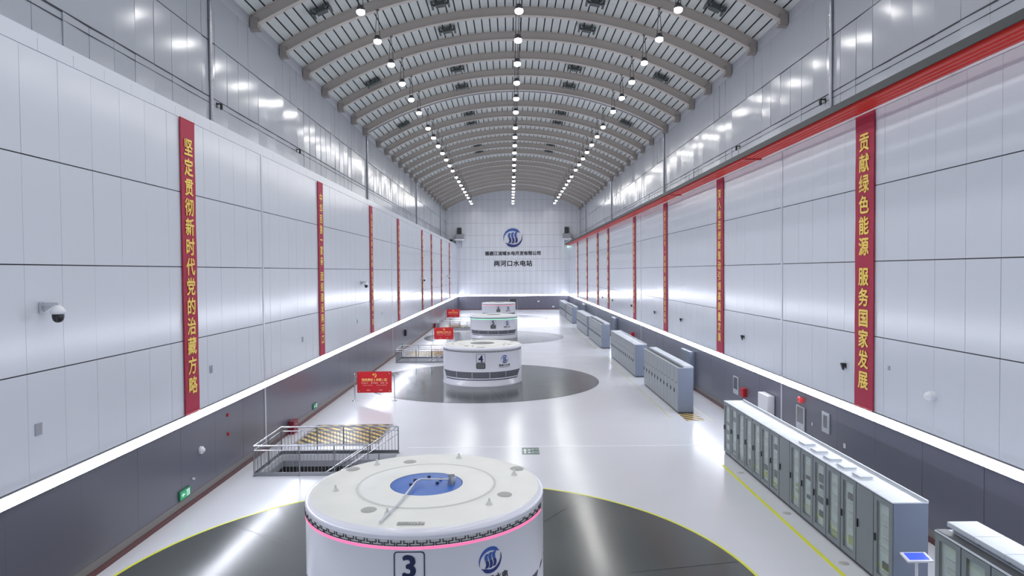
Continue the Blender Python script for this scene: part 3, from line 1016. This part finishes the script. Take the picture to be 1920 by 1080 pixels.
o = mb.build('signal_lamp', M['green_lamp'], loc=(10.72, Y1 - 0.56, 12.2))
tag(o, 'small glowing green lamp at the far end of the red rail', 'lamp')
for i, (x, z) in enumerate(((4.9, 1.6), (7.8, 0.55))):
    mb = MB(); mb.bbox(-0.2, 0.2, -0.12, 0, -0.12, 0.12, 0.02); mb.box(-.15, .15, -.13, -.12, -.07, .07)
    tag(mb.build('emergency_light', M['white'], loc=(x, Y1 - 0.05, z)), ('small white light high on the end wall wainscot', 'small white light low on the end wall wainscot')[i], 'light')

# ================================================================== CRANE BUSBAR RAIL ON RIGHT WALL
g = thing('conductor_rail', 'red four-bar crane conductor rail along the top of the right wall', 'conductor rail', (0, 0, 0))
for k in range(4):
    mb = MB()
    x = XL - 0.25 - 0.2 * k
    mb.box(x - 0.055, x + 0.055, Y0 + .2, Y1 - 2, 12.50, 12.60)
    mb.box(x - 0.06, x + 0.06, Y0 + .2, Y1 - 2, 12.60, 12.63)
    mb.build('conductor_bar', M['busbar'], g)
mb = MB()
mb.box(XL - 1.02, XL - 0.98, Y0 + .2, Y1 - 2, 12.58, 12.80); mb.box(XL - 1.0, XL - 0.88, Y0 + .2, Y1 - 2, 12.76, 12.80)
mb.build('guard_channel', M['bus_dark'], g)
y = -8.0
while y < Y1 - 3:
    mb = MB(); mb.box(XL - 1.0, XL - 0.03, y - 0.05, y + 0.05, 12.63, 12.72)
    mb.build('bracket', M['bus_dark'], g)
    y += 5.05
for k, y in enumerate((12.4, 30.0, 44.0)):
    mb = MB(); mb.bbox(XL - 0.92, XL - 0.15, y - 0.12, y + 0.12, 12.46, 12.55, 0.02)
    mb.build('joint_cover', M['red'], g)

# ================================================================== RED SIGN STANDS
def party_mark(mb, cx, cy, s, T):
    L, Q = [], []
    for i in range(17):
        t = i / 16
        a = R(100 - 235 * t)
        th = 0.30 * math.sin(PI * min(1, 0.12 + t)) ** .8 if t < 1 else 0.02
        L.append((cx + s * math.cos(a), cy + s * math.sin(a))); Q.append((cx + s * (1 - th) * math.cos(a), cy + s * (1 - th) * math.sin(a)))
    mb.strip(L, Q, 0.004, 0, T)
    c, d_ = math.cos(R(-45)), math.sin(R(-45))
    def bar(u0, u1, v0, v1):
        pts = [(u0, v0), (u1, v0), (u1, v1), (u0, v1)]
        mb.poly([(cx + s * (u * c - v * d_), cy + s * (u * d_ + v * c)) for u, v in pts], 0.005, 0, T)
    bar(-0.75, 0.95, -0.10, 0.10); bar(-0.95, -0.55, -0.42, 0.30)


def sign_stand():
    g = thing('sign_stand', 'x', 'sign', (0, 0, 0), 0, 'red notice boards on poles')
    T = lambda u, v, w_: (u, -0.035 - w_, v)
    mb = MB(); mb.bbox(-1.0, 1.0, -0.03, 0.03, 0.50, 1.73, 0.012)
    bd = mb.build('board', M['sign'], g)
    mb = MB()
    for u, v in ((-.88, .6), (.88, .6), (-.88, 1.62), (.88, 1.62)):
        mb.cyl((u, -.028, v), (u, -.045, v), 0.03, 10)
    mb.build('corner_stud', M['steel'], bd)
    mb = MB()
    fr = rounded(2.02, 1.25, 0.02)
    mb.strip([(u, v + 1.115) for u, v in fr + fr[:1]], [(u * .965, v * .95 + 1.115) for u, v in fr + fr[:1]], 0.01, 0, lambda u, v, w_: (u, -0.032 - w_, v))
    mb.build('board_frame', M['red'], bd)
    mb = MB(); party_mark(mb, 0.0, 1.50, 0.125, T); mb.build('emblem', M['banner_txt'], bd)
    T3 = lambda u, v, w_: (u, -0.036 - w_, v)
    mb = MB()
    write(mb, '党员责任(示范)区', 0.0, 1.245, 0.175, T3, pitch=0.165, bold=0.03)
    mb.build('title', M['sign_txt'], bd)
    mb = MB()
    write(mb, '平安生产 勇于担当 争创一流', 0.0, 1.06, 0.10, T3, pitch=0.108, bold=0.03, gap=1.2)
    write(mb, '不忘初心牢记使命', -0.42, 0.93, 0.065, T3, pitch=0.075, bold=0.01)
    write(mb, '强化责任争做表率', 0.42, 0.93, 0.065, T3, pitch=0.075, bold=0.01)
    write(mb, '运行维护', -0.36, 0.64, 0.075, T3, pitch=0.05, bold=0.03); write(mb, '运行维护', 0.36, 0.64, 0.075, T3, pitch=0.05, bold=0.02)
    mb.build('small_lettering', M['sign_pale'], bd)
    for s in (-1, 1):
        mb = MB(); mb.cyl((s * 1.16, 0, 0.03), (s * 1.16, 0, 1.54), 0.03, 12)
        p = mb.build('pole', M['steel'], g)
        mb = MB(); mb.lathe([(0.16, 0.0), (0.16, 0.02), (0.05, 0.04), (0.035, 0.07), (0.0, 0.07)], 24, c=(s * 1.16, 0, 0))
        mb.build('base', M['steel'], p)
        mb = MB(); mb.ball((s * 1.16, 0, 1.57), 0.045); mb.build('finial', M['steel'], p)
        mb = MB()
        for z in (0.65, 1.45):
            mb.cyl((s * 1.0, 0, z), (s * 1.16, 0, z), 0.012, 6)
        mb.build('clip', M['steel'], p)
    return g


sg0 = sign_stand()
for k, (x, y, lb) in enumerate(((-8.53, 38.6, 'red notice board between two steel poles, nearest, left of the generator marked 4'),
                                (-7.55, 69.0, 'red notice board on poles left of the generator marked 5, middle of three'),
                                (-9.5, 102.5, 'red notice board on poles near the left wall, farthest of three'))):
    o = sg0 if k == 0 else copy_tree(sg0)
    o.location = (x, y, 0); o['label'] = lb

# ================================================================== SWITCH CABINETS (right side)
CX0 = 8.2           # front plane
CD = 0.82           # depth
CW = 0.8            # width of one cabinet, along the hall


def cabinet(kind, h=2.15, top=None, end=False):
    """local: front face at x=0 facing -X, width along +Y from 0, back at x=CD"""
    g = thing('switch_cabinet', 'x', 'cabinet', (0, 0, 0), 0)
    W = CW - 0.006
    light = kind == 'plain_light'
    mbody = M['cab_light'] if light else M['cab']
    mb = MB()
    if kind == 'glass':
        mb.box(0.03, CD, 0.0, 0.03, 0.08, h - 0.02, 0); mb.box(0.03, CD, W - 0.03, W, 0.08, h - 0.02, 0)
        mb.box(CD - 0.03, CD, 0.03, W - 0.03, 0.08, h - 0.02, 0); mb.box(0.03, CD - .03, 0.03, W - .03, 0.08, 0.12, 0); mb.box(0.03, CD - .03, 0.03, W - .03, h - 0.06, h - 0.02, 0)
    else:
        mb.bbox(0.03, CD, 0.0, W, 0.08, h - 0.02, 0.006)
    mb.build('body', M['cab_end'] if end else mbody, g)
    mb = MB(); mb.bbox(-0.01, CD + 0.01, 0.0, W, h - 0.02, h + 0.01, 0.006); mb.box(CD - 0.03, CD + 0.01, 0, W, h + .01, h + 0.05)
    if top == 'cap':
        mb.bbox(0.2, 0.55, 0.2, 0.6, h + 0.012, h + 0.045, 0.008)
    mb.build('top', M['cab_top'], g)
    mb = MB(); mb.box(0.05, CD, 0.0, W, 0.0, 0.08)
    mb.build('plinth', M['plinth'], g)
    if top == 'tray':
        mb = MB(); mb.box(0.12, 0.30, 0.02, W - .02, h + 0.011, h + 0.03); mb.build('roof_slot', M['device_dk'], g)
        mb = MB(); mb.bbox(0.34, CD - 0.02, 0.06, W - .06, h + 0.011, h + 0.10, 0.01); mb.build('roof_box', M['cab_top'], g)
    if kind == 'glass':
        mb = MB()
        f0, f1, zz0, zz1 = 0.015, W - 0.015, 0.10, h - 0.04
        a = 0.13
        mb.box(0.0, 0.03, f0, f0 + a, zz0, zz1); mb.box(0.0, 0.03, f1 - a, f1, zz0, zz1)
        mb.box(0.0, 0.03, f0 + a, f1 - a, zz0, zz0 + 0.14); mb.box(0.0, 0.03, f0 + a, f1 - a, zz1 - 0.12, zz1)
        dd = mb.build('door', M['cab'], g)
        mb = MB(); mb.box(0.008, 0.013, f0 + a, f1 - a, zz0 + .14, zz1 - .12)
        mb.build('glass_pane', M['glass'], dd)
        mb = MB(); mb.bbox(-0.03, 0.0, f1 - 0.09, f1 - 0.05, 1.0, 1.18, 0.006); mb.build('handle', M['black'], dd)
        mb = MB(); mb.box(0.075, 0.095, 0.04, W - 0.04, 0.14, h - 0.08)
        ip = mb.build('mounting_plate', M['cab_in'], g)
        z = h - 0.45
        while z > 0.35:
            mb = MB()
            hh = random.choice((0.10, 0.16, 0.22))
            mi = random.choice((0, 0, 1, 1, 2)) if z < 1.0 else random.choice((0, 0, 1))
            mb.box(0.035, 0.075, 0.17, 0.17 + random.uniform(0.25, 0.42), z - hh, z, mi)
            mb.build('instrument', [M['device'], M['device_dk'], M['device_gr']], ip)
            z -= hh + random.choice((0.08, 0.14, 0.22))
    else:
        mb = MB(); mb.bbox(0.0, 0.03, 0.012, W - 0.012, 0.10, h - 0.04, 0.005)
        dd = mb.build('door', mbody, g)
        mb = MB(); mb.bbox(-0.035, 0.0, W - 0.11, W - 0.06, 1.02, 1.22, 0.006); mb.build('handle', M['black'], dd)
        if light:
            mb = MB(); mb.box(-0.006, 0.0, 0.3, 0.5, 1.55, 1.62); mb.build('nameplate', M['device_dk'], dd)
    return g


def cab_at(src, y, label, group, used={}):
    o = src if src.name not in used else copy_tree(src)
    used[src.name] = 1
    o.location = (CX0, y, 0)
    tag(o, label, 'cabinet', group)
    return o


# near row: fifteen cabinets, counted from its far end
near_kind = ['glass'] * 7 + ['plain'] + ['glass'] * 5 + ['plain', 'glass']
for k in range(15):
    y = 27.0 - CW * (k + 1)
    g = cabinet(near_kind[k], top='cap' if 8 <= k <= 12 else None, end=(k == 14))
    what = 'glass-fronted grey cabinet' if near_kind[k] == 'glass' else 'solid-door grey cabinet'
    cab_at(g, y, '%s in the long near row on the right, %s from its far end' % (what, ORD[k]), 'cabinets of the long near row')
# bottom right corner row
for k in range(4):
    y = 13.5 - CW * (k + 1)
    g = cabinet('glass', h=2.12)
    mb = MB()
    mb.bbox(0.25, CD + 0.05, 0.0, CW - 0.008, 2.20, 2.30, 0.01)
    mb.box(0.35, CD, 0.03, CW - 0.04, 2.13, 2.20)
    mb.build('roof_hood', M['cab_top'], g)
    mb = MB(); mb.box(0.03, 0.25, 0.0, CW - .006, 2.131, 2.14); mb.build('roof_slot', M['device_dk'], g)
    cab_at(g, y, 'grey cabinet with raised pale hood in right corner row, %s from its far end' % ORD[k], 'cabinets of the corner row')
ROWS = [(34.5, 43.7, 'tray', 2.4, 'second row on the right'), (46.4, 57.9, None, 2.3, 'third row on the right'),
        (63.7, 74.2, 'tray', 2.35, 'fourth row on the right'), (75.8, 88.0, None, 2.3, 'fifth row on the right'),
        (94.4, 105.0, 'tray', 2.35, 'sixth row on the right'), (106.0, 119.0, None, 2.3, 'farthest row on the right')]
for a, b, tp, h_, nm in ROWS:
    n = int((b - a) / CW)
    src = cabinet('plain_light', h_, tp)
    srce = cabinet('plain_light', h_, tp, end=True)
    for k in range(n):
        cab_at(srce if k == 0 else src, a + CW * k, 'pale grey cabinet in the %s, %s from its near end' % (nm, ORD[k]), 'cabinets of the ' + nm)
mb = MB(); mb.box(-0.45, 0.45, -0.8, 0.8, 0, 0.012)
o = mb.build('striped_mat', M['hazard'], loc=(8.66, 33.65, 0))
tag(o, 'black and yellow striped floor plate at the near end of the second cabinet row', 'floor plate')
# kiosk
g = thing('touch_kiosk', 'slim kiosk with lit blue tilted screen at the near end of the cabinet row', 'kiosk', (8.42, 14.45, 0))
mb = MB(); mb.lathe([(0.2, 0), (0.2, 0.02), (0.03, 0.04), (0.03, 0.06)], 20); mb.build('base', M['steel_dk'], g)
mb = MB(); mb.cyl((0, 0, 0.03), (0, 0, 1.10), 0.03, 10); mb.build('pole', M['white'], g)
Tk = Matrix.Translation((0, 0, 1.13)) @ Matrix.Rotation(R(12), 4, 'X')
mb = MB(); mb.box(-0.28, 0.28, -0.16, 0.16, -0.02, 0.02, T=lambda x, y, z: (Tk @ Vector((x, y, z)))[:])
mb.build('tray', M['white'], g)
mb = MB(); mb.box(-0.22, 0.22, -0.11, 0.13, 0.02, 0.026, T=lambda x, y, z: (Tk @ Vector((x, y, z)))[:])
mb.build('screen', M['blue_screen'], g)
# floor exit marking
g = thing('floor_sign', 'green floor marking with white arrow and characters by the white joint strip', 'floor sign', (0.27, 27.5, 0))
mb = MB(); mb.box(-0.36, 0.36, -0.52, 0.52, 0, 0.004); mb.build('plate', M['floor_sign'], g)
mb = MB()
Tf = lambda u, v, w_: (u, v, 0.006 + w_)
mb.add([Tf(-.27, -.4, 0), Tf(-.2, -.4, 0), Tf(-.2, .05, 0), Tf(-.27, .05, 0)], [(0, 1, 2, 3)])
mb.add([Tf(-.33, .05, 0), Tf(-.14, .05, 0), Tf(-.235, .35, 0)], [(0, 1, 2)])
for cy_ in (-.22, .15):
    mb.add([Tf(-.06 + .06 * math.cos(2 * PI * i / 16), cy_ + .1 * math.sin(2 * PI * i / 16), 0) for i in range(16)], [list(range(16))])
write(mb, '安全', 0.18, 0.22, 0.2, Tf, bold=0.02, sx=0.75, pitch=.16); write(mb, '出口', 0.18, -0.2, 0.2, Tf, bold=0.02, sx=0.75, pitch=.16)
mb.build('lettering', M['white'], g)
# little floor sockets beside the yellow line
for k, y in enumerate((24.3, 20.2, 16.7)):
    mb = MB(); mb.lathe([(0.0, 0.012), (0.10, 0.012), (0.13, 0.0)], 20, c=(7.95, y, 0))
    tag(mb.build('floor_socket', M['vent']), 'small round metal floor cap between yellow line and cabinets, %s from far end' % ORD[k], 'floor cap', 'floor caps by the near row')

# ================================================================== WALL-MOUNTED ITEMS
def wallbox(name, label, cat, side, y, z, wy, hz, d, m, face=None, fm=None, group=None, X=XL - 0.03):
    """box on a side wall, centred at (y, z), depth d; optional inset face"""
    mb = MB()
    x0, x1 = sorted((side * X, side * (X - d)))
    mb.bbox(x0, x1, y - wy / 2, y + wy / 2, z - hz / 2, z + hz / 2, min(0.012, d / 4))
    o = mb.build(name, m)
    tag(o, label, cat, group)
    if fm:
        mb = MB()
        f0, f1 = sorted((side * (X - d), side * (X - d - 0.006)))
        ay, az, by, bz = face
        mb.box(f0, f1, y - wy / 2 + ay * wy, y - wy / 2 + by * wy, z - hz / 2 + az * hz, z - hz / 2 + bz * hz)
        mb.build('window' if fm is M['screen'] or fm is M['dark'] else 'panel', fm, o)
    return o


wallbox('hose_cabinet', 'tall white-framed hose cabinet under the red alarm lamp on right wainscot', 'cabinet', 1, 26.07, 1.62, 0.75, 0.95, 0.05, M['trim'], (.14, .3, .86, .95), M['screen'])
wallbox('hose_cabinet', 'tall white-framed hose cabinet on right wainscot beside the red box', 'cabinet', 1, 33.6, 1.62, 0.75, 0.9, 0.05, M['trim'], (.14, .3, .86, .95), M['screen'])
wallbox('control_panel', 'white-framed panel with dark window on right wainscot, right of the hose cabinet', 'panel', 1, 23.97, 1.92, 0.55, 0.75, 0.05, M['trim'], (.25, .25, .75, .85), M['screen'])
wallbox('power_box', 'white wall cabinet with small meters behind the near cabinet row', 'cabinet', 1, 29.2, 1.45, 1.1, 1.1, 0.32, M['white'], X=XL - 0.055)
for nm_, y, z in (('red', 29.45, 1.72), ('dark', 29.15, 1.7), ('green', 29.45, 1.5)):
    pass
wallbox('alarm_box', 'red box on the right wainscot beside the white-framed hose cabinet', 'alarm box', 1, 32.3, 1.5, 0.42, 0.42, 0.2, M['red'])
wallbox('alarm_box', 'small red box far along the right wainscot above the third cabinet row', 'alarm box', 1, 61.9, 1.5, 0.5, 0.45, 0.25, M['red'])
wallbox('wall_switch', 'small white double switch on the right wainscot', 'switch', 1, 22.63, 1.42, 0.13, 0.16, 0.03, M['white'])
wallbox('wall_switch', 'small grey socket between the two white-framed panels on right wainscot', 'switch', 1, 25.06, 1.61, 0.12, 0.12, 0.03, M['trim'])
mb = MB(); mb.ball((0, 0, 0), 0.08, n=8); mb.box(-0.02, 0.12, -0.1, 0.1, -0.16, 0.0)
tag(mb.build('alarm_lamp', M['red_lamp'], loc=(XL - 0.15, 25.97, 2.42)), 'glowing red alarm lamp above the hose cabinet on the right wainscot', 'lamp')
# projecting grey portal boxes, one per unit on right wall
for k, y in enumerate((42.3, 72.4, 102.5)):
    o = wallbox('wall_locker', 'tall grey locker projecting from the right wall, %s from the viewpoint' % ORD[k], 'locker', 1, y, 1.25, 2.2, 2.3, 0.32, M['cab_end'], (.52, .05, .98, .95), M['cab'], 'tall grey wall lockers')
# dome on right wall, dark horn speakers
mb = MB(); mb.ball((0, 0, 0), 0.12, n=10)
mb.cyl((0.0, 0, 0), (0.14, 0, 0), 0.13, 20)
tag(mb.build('wall_light', M['white'], loc=(XL - 0.15, 17.89, 4.04)), 'small white dome fitting on right wall, right of the nearest banner', 'dome fitting')
wallbox('wall_plate', 'faint pale square plate on the right wall just beside the nearest banner', 'plate', 1, 20.0, 4.5, 0.1, 0.13, 0.02, M['wall_up'])
sp0 = thing('wall_speaker', 'x', 'speaker', (0, 0, 0), 0, 'black wall speakers on the right wall')
mb = MB()
mb.add([(0.17, -.06, -.17), (0.17, .06, -.17), (0.20, .07, .15), (0.20, -.07, .15), (.13, -.06, -.17), (.13, .06, -.17), (.03, .07, .15), (.03, -.07, .15)],
       [(0, 1, 2, 3), (4, 7, 6, 5), (0, 4, 5, 1), (1, 5, 6, 2), (2, 6, 7, 3), (3, 7, 4, 0)])
mb.build('horn', M['black'], sp0)
mb = MB(); mb.box(0.16, 0.27, -0.03, 0.03, 0.0, 0.06); mb.box(0.25, 0.27, -0.07, 0.07, -0.08, 0.14); mb.build('bracket', M['black'], sp0)
for k, y in enumerate((22.6, 32.5, 44.3, 52.4, 62.5, 74.3, 82.4)):
    o = sp0 if k == 0 else copy_tree(sp0)
    o.scale = (0.75, 0.75, 0.75)
    o.location = (XL - 0.235, y, 4.18)
    o['label'] = 'small black speaker on the right wall above the light strip, %s from the viewpoint' % ORD[k]
# dome cameras left
cm0 = thing('dome_camera', 'x', 'camera', (0, 0, 0), 0, 'dome cameras on the left wall')
mb = MB(); mb.box(0, 0.03, -0.10, 0.10, -0.12, 0.12); mb.box(0.02, 0.38, -0.04, 0.04, 0.03, 0.11); mb.cyl((0.35, 0, 0.11), (0.35, 0, -0.02), 0.04, 10)
mb.add([(0.03, -.02, -.1), (0.03, .02, -.1), (0.03, -.02, .04), (0.03, .02, .04), (0.25, -.02, .04), (0.25, .02, .04)], [(0, 1, 3, 2), (0, 4, 5, 1), (2, 3, 5, 4), (0, 2, 4), (1, 5, 3)])
mb.build('bracket', M['trim'], cm0)
mb = MB(); mb.lathe([(0.0, 0.06), (0.05, 0.05), (0.10, 0.0), (0.15, -0.08), (0.15, -0.14), (0.12, -0.15)], 24, c=(0.35, 0, 0)); mb.build('housing', M['white'], cm0)
mb = MB(); mb.lathe([(0.118, -0.14), (0.12, -0.22), (0.10, -0.29), (0.06, -0.33), (0.0, -0.345)], 24, c=(0.35, 0, 0)); mb.build('dome', M['black'], cm0)
for k, y in enumerate((14.75, 46.2, 77.3, 108.5)):
    o = cm0 if k == 0 else copy_tree(cm0)
    o.location = (-XL + 0.045, y, 6.80)
    o['label'] = 'white dome camera with black bubble on the left wall, %s from the viewpoint' % ORD[k]
for k, (y, z) in enumerate(((14.55, 4.12), (22.96, 4.2), (33.1, 4.2), (44.9, 4.2), (53.6, 4.2))):
    wallbox('wall_plate', 'small grey square plate on the left wall above the light strip, %s from the viewpoint' % ORD[k], 'plate', -1, y, z, 0.21, 0.26, 0.02, M['pipe'], group='grey plates on the left wall')
for k, (y, z) in enumerate(((24.25, 2.32), (24.25, 1.62))):
    wallbox('alarm_button', ('small dark red button on the left wainscot, upper of two', 'small dark red button on the left wainscot, lower of two')[k], 'button', -1, y, z, 0.12, 0.12, 0.05, M['red'])
mb = MB(); mb.cyl((0, 0, 0), (0.07, 0, 0), 0.13, 24); mb.ball((0.06, 0, 0), 0.10, n=8)
tag(mb.build('wall_light', M['white'], loc=(-XL + 0.035, 22.07, 1.61)), 'round white fitting on the left wainscot before the near stair railing', 'round fitting')
mb = MB(); mb.cyl((0, 0, 0), (0.06, 0, 0), 0.04, 12)
tag(mb.build('wall_button', M['white'], loc=(-XL + 0.035, 21.5, 0.82)), 'tiny white knob on the left wainscot above the near exit sign', 'knob')


def exit_sign(side, y, z, label, lit):
    g = thing('exit_sign', label, 'exit sign', (side * (XL - 0.03), y, z), 0, 'green exit signs')
    mb = MB(); x0, x1 = sorted((0, -side * 0.06)); mb.bbox(x0, x1, -0.34, 0.34, -0.15, 0.15, 0.01); mb.build('housing', M['green'], g)
    mb = MB(); xf = -side * 0.063; x0, x1 = sorted((xf, -side * 0.06)); mb.box(x0, x1, -0.31, 0.31, -0.12, 0.12); mb.build('panel', M['exit_lit'] if lit else M['green'], g)
    mb = MB()
    xx = -side * 0.066
    Tx = lambda u, v, w_: (xx, -side * u, v)
    def q(*p):
        mb.add([Tx(u, v, 0) for u, v in p], [list(range(len(p)))])
    q((-.24, 0), (-.15, .07), (-.15, .025), (-.04, .025), (-.04, -.025), (-.15, -.025), (-.15, -.07))     # arrow
    q((.08, -.1), (.26, -.1), (.26, .1), (.08, .1))                                                       # doorway
    mb.build('pictogram', M['exit_wh'], g)
    mb = MB()
    xx = -side * 0.069
    mb.add([Tx(.19 + .022 * math.cos(2 * PI * i / 12), .065 + .022 * math.sin(2 * PI * i / 12), 0) for i in range(12)], [list(range(12))])
    q((.14, .04), (.19, .035), (.17, -.03), (.22, -.09), (.19, -.09), (.145, -.03), (.10, -.08), (.085, -.06), (.13, -.01))
    mb.build('running_figure', M['green'], g)


exit_sign(-1, 20.9, 0.54, 'lit green exit sign low on the left wainscot, nearest', True)
exit_sign(-1, 34.9, 0.48, 'dim green exit sign low on the left wainscot beyond the near stair railing', False)
exit_sign(-1, 63.5, 0.5, 'dim green exit sign low on the left wainscot far beyond the middle railing', False)
for k, y in enumerate((31.0, 89.2)):
    g = thing('fire_box', ('dark red fire extinguisher box at the left wall by the near stair railing', 'dark red fire extinguisher box at the left wall far away')[k], 'fire box', (-XL + 0.085, y, 0), 0, 'red fire boxes')
    mb = MB(); mb.bbox(0, 0.24, -0.32, 0.32, 0, 0.55, 0.012); mb.build('body', M['dark_red'], g)
    mb = MB(); mb.bbox(-0.0, 0.26, -0.33, 0.33, 0.55, 0.60, 0.012); mb.build('lid', M['dark_red'], g)
    mb = MB(); mb.box(0.24, 0.252, -.06, .06, 0.40, 0.45); mb.build('latch', M['steel'], g)
wallbox('fire_phone', 'dark wall telephone box on the left wainscot beyond the middle railing', 'wall box', -1, 64.8, 1.6, 0.5, 0.62, 0.22, M['black'])
# small black hooks on the upper walls
for side, nm in ((-1, 'left'), (1, 'right')):
    for k, y in enumerate((28.6, 39.2)):
        mb = MB(); x0, x1 = sorted((0, -side * 0.22)); mb.box(x0, x1, -0.04, 0.04, 0.06, 0.11); mb.cyl((-side * 0.2, 0, 0.08), (-side * 0.2, 0, -0.16), 0.06, 10); mb.box(*sorted((0, -side * .03)), -.08, .08, -.08, .14)
        tag(mb.build('wall_sensor', M['black'], loc=(side * (XU - 0.035), y, 14.72)), 'small black sensor on the %s upper wall, %s from the viewpoint' % (nm, ('nearer', 'farther')[k]), 'sensor', 'black sensors on the upper walls')
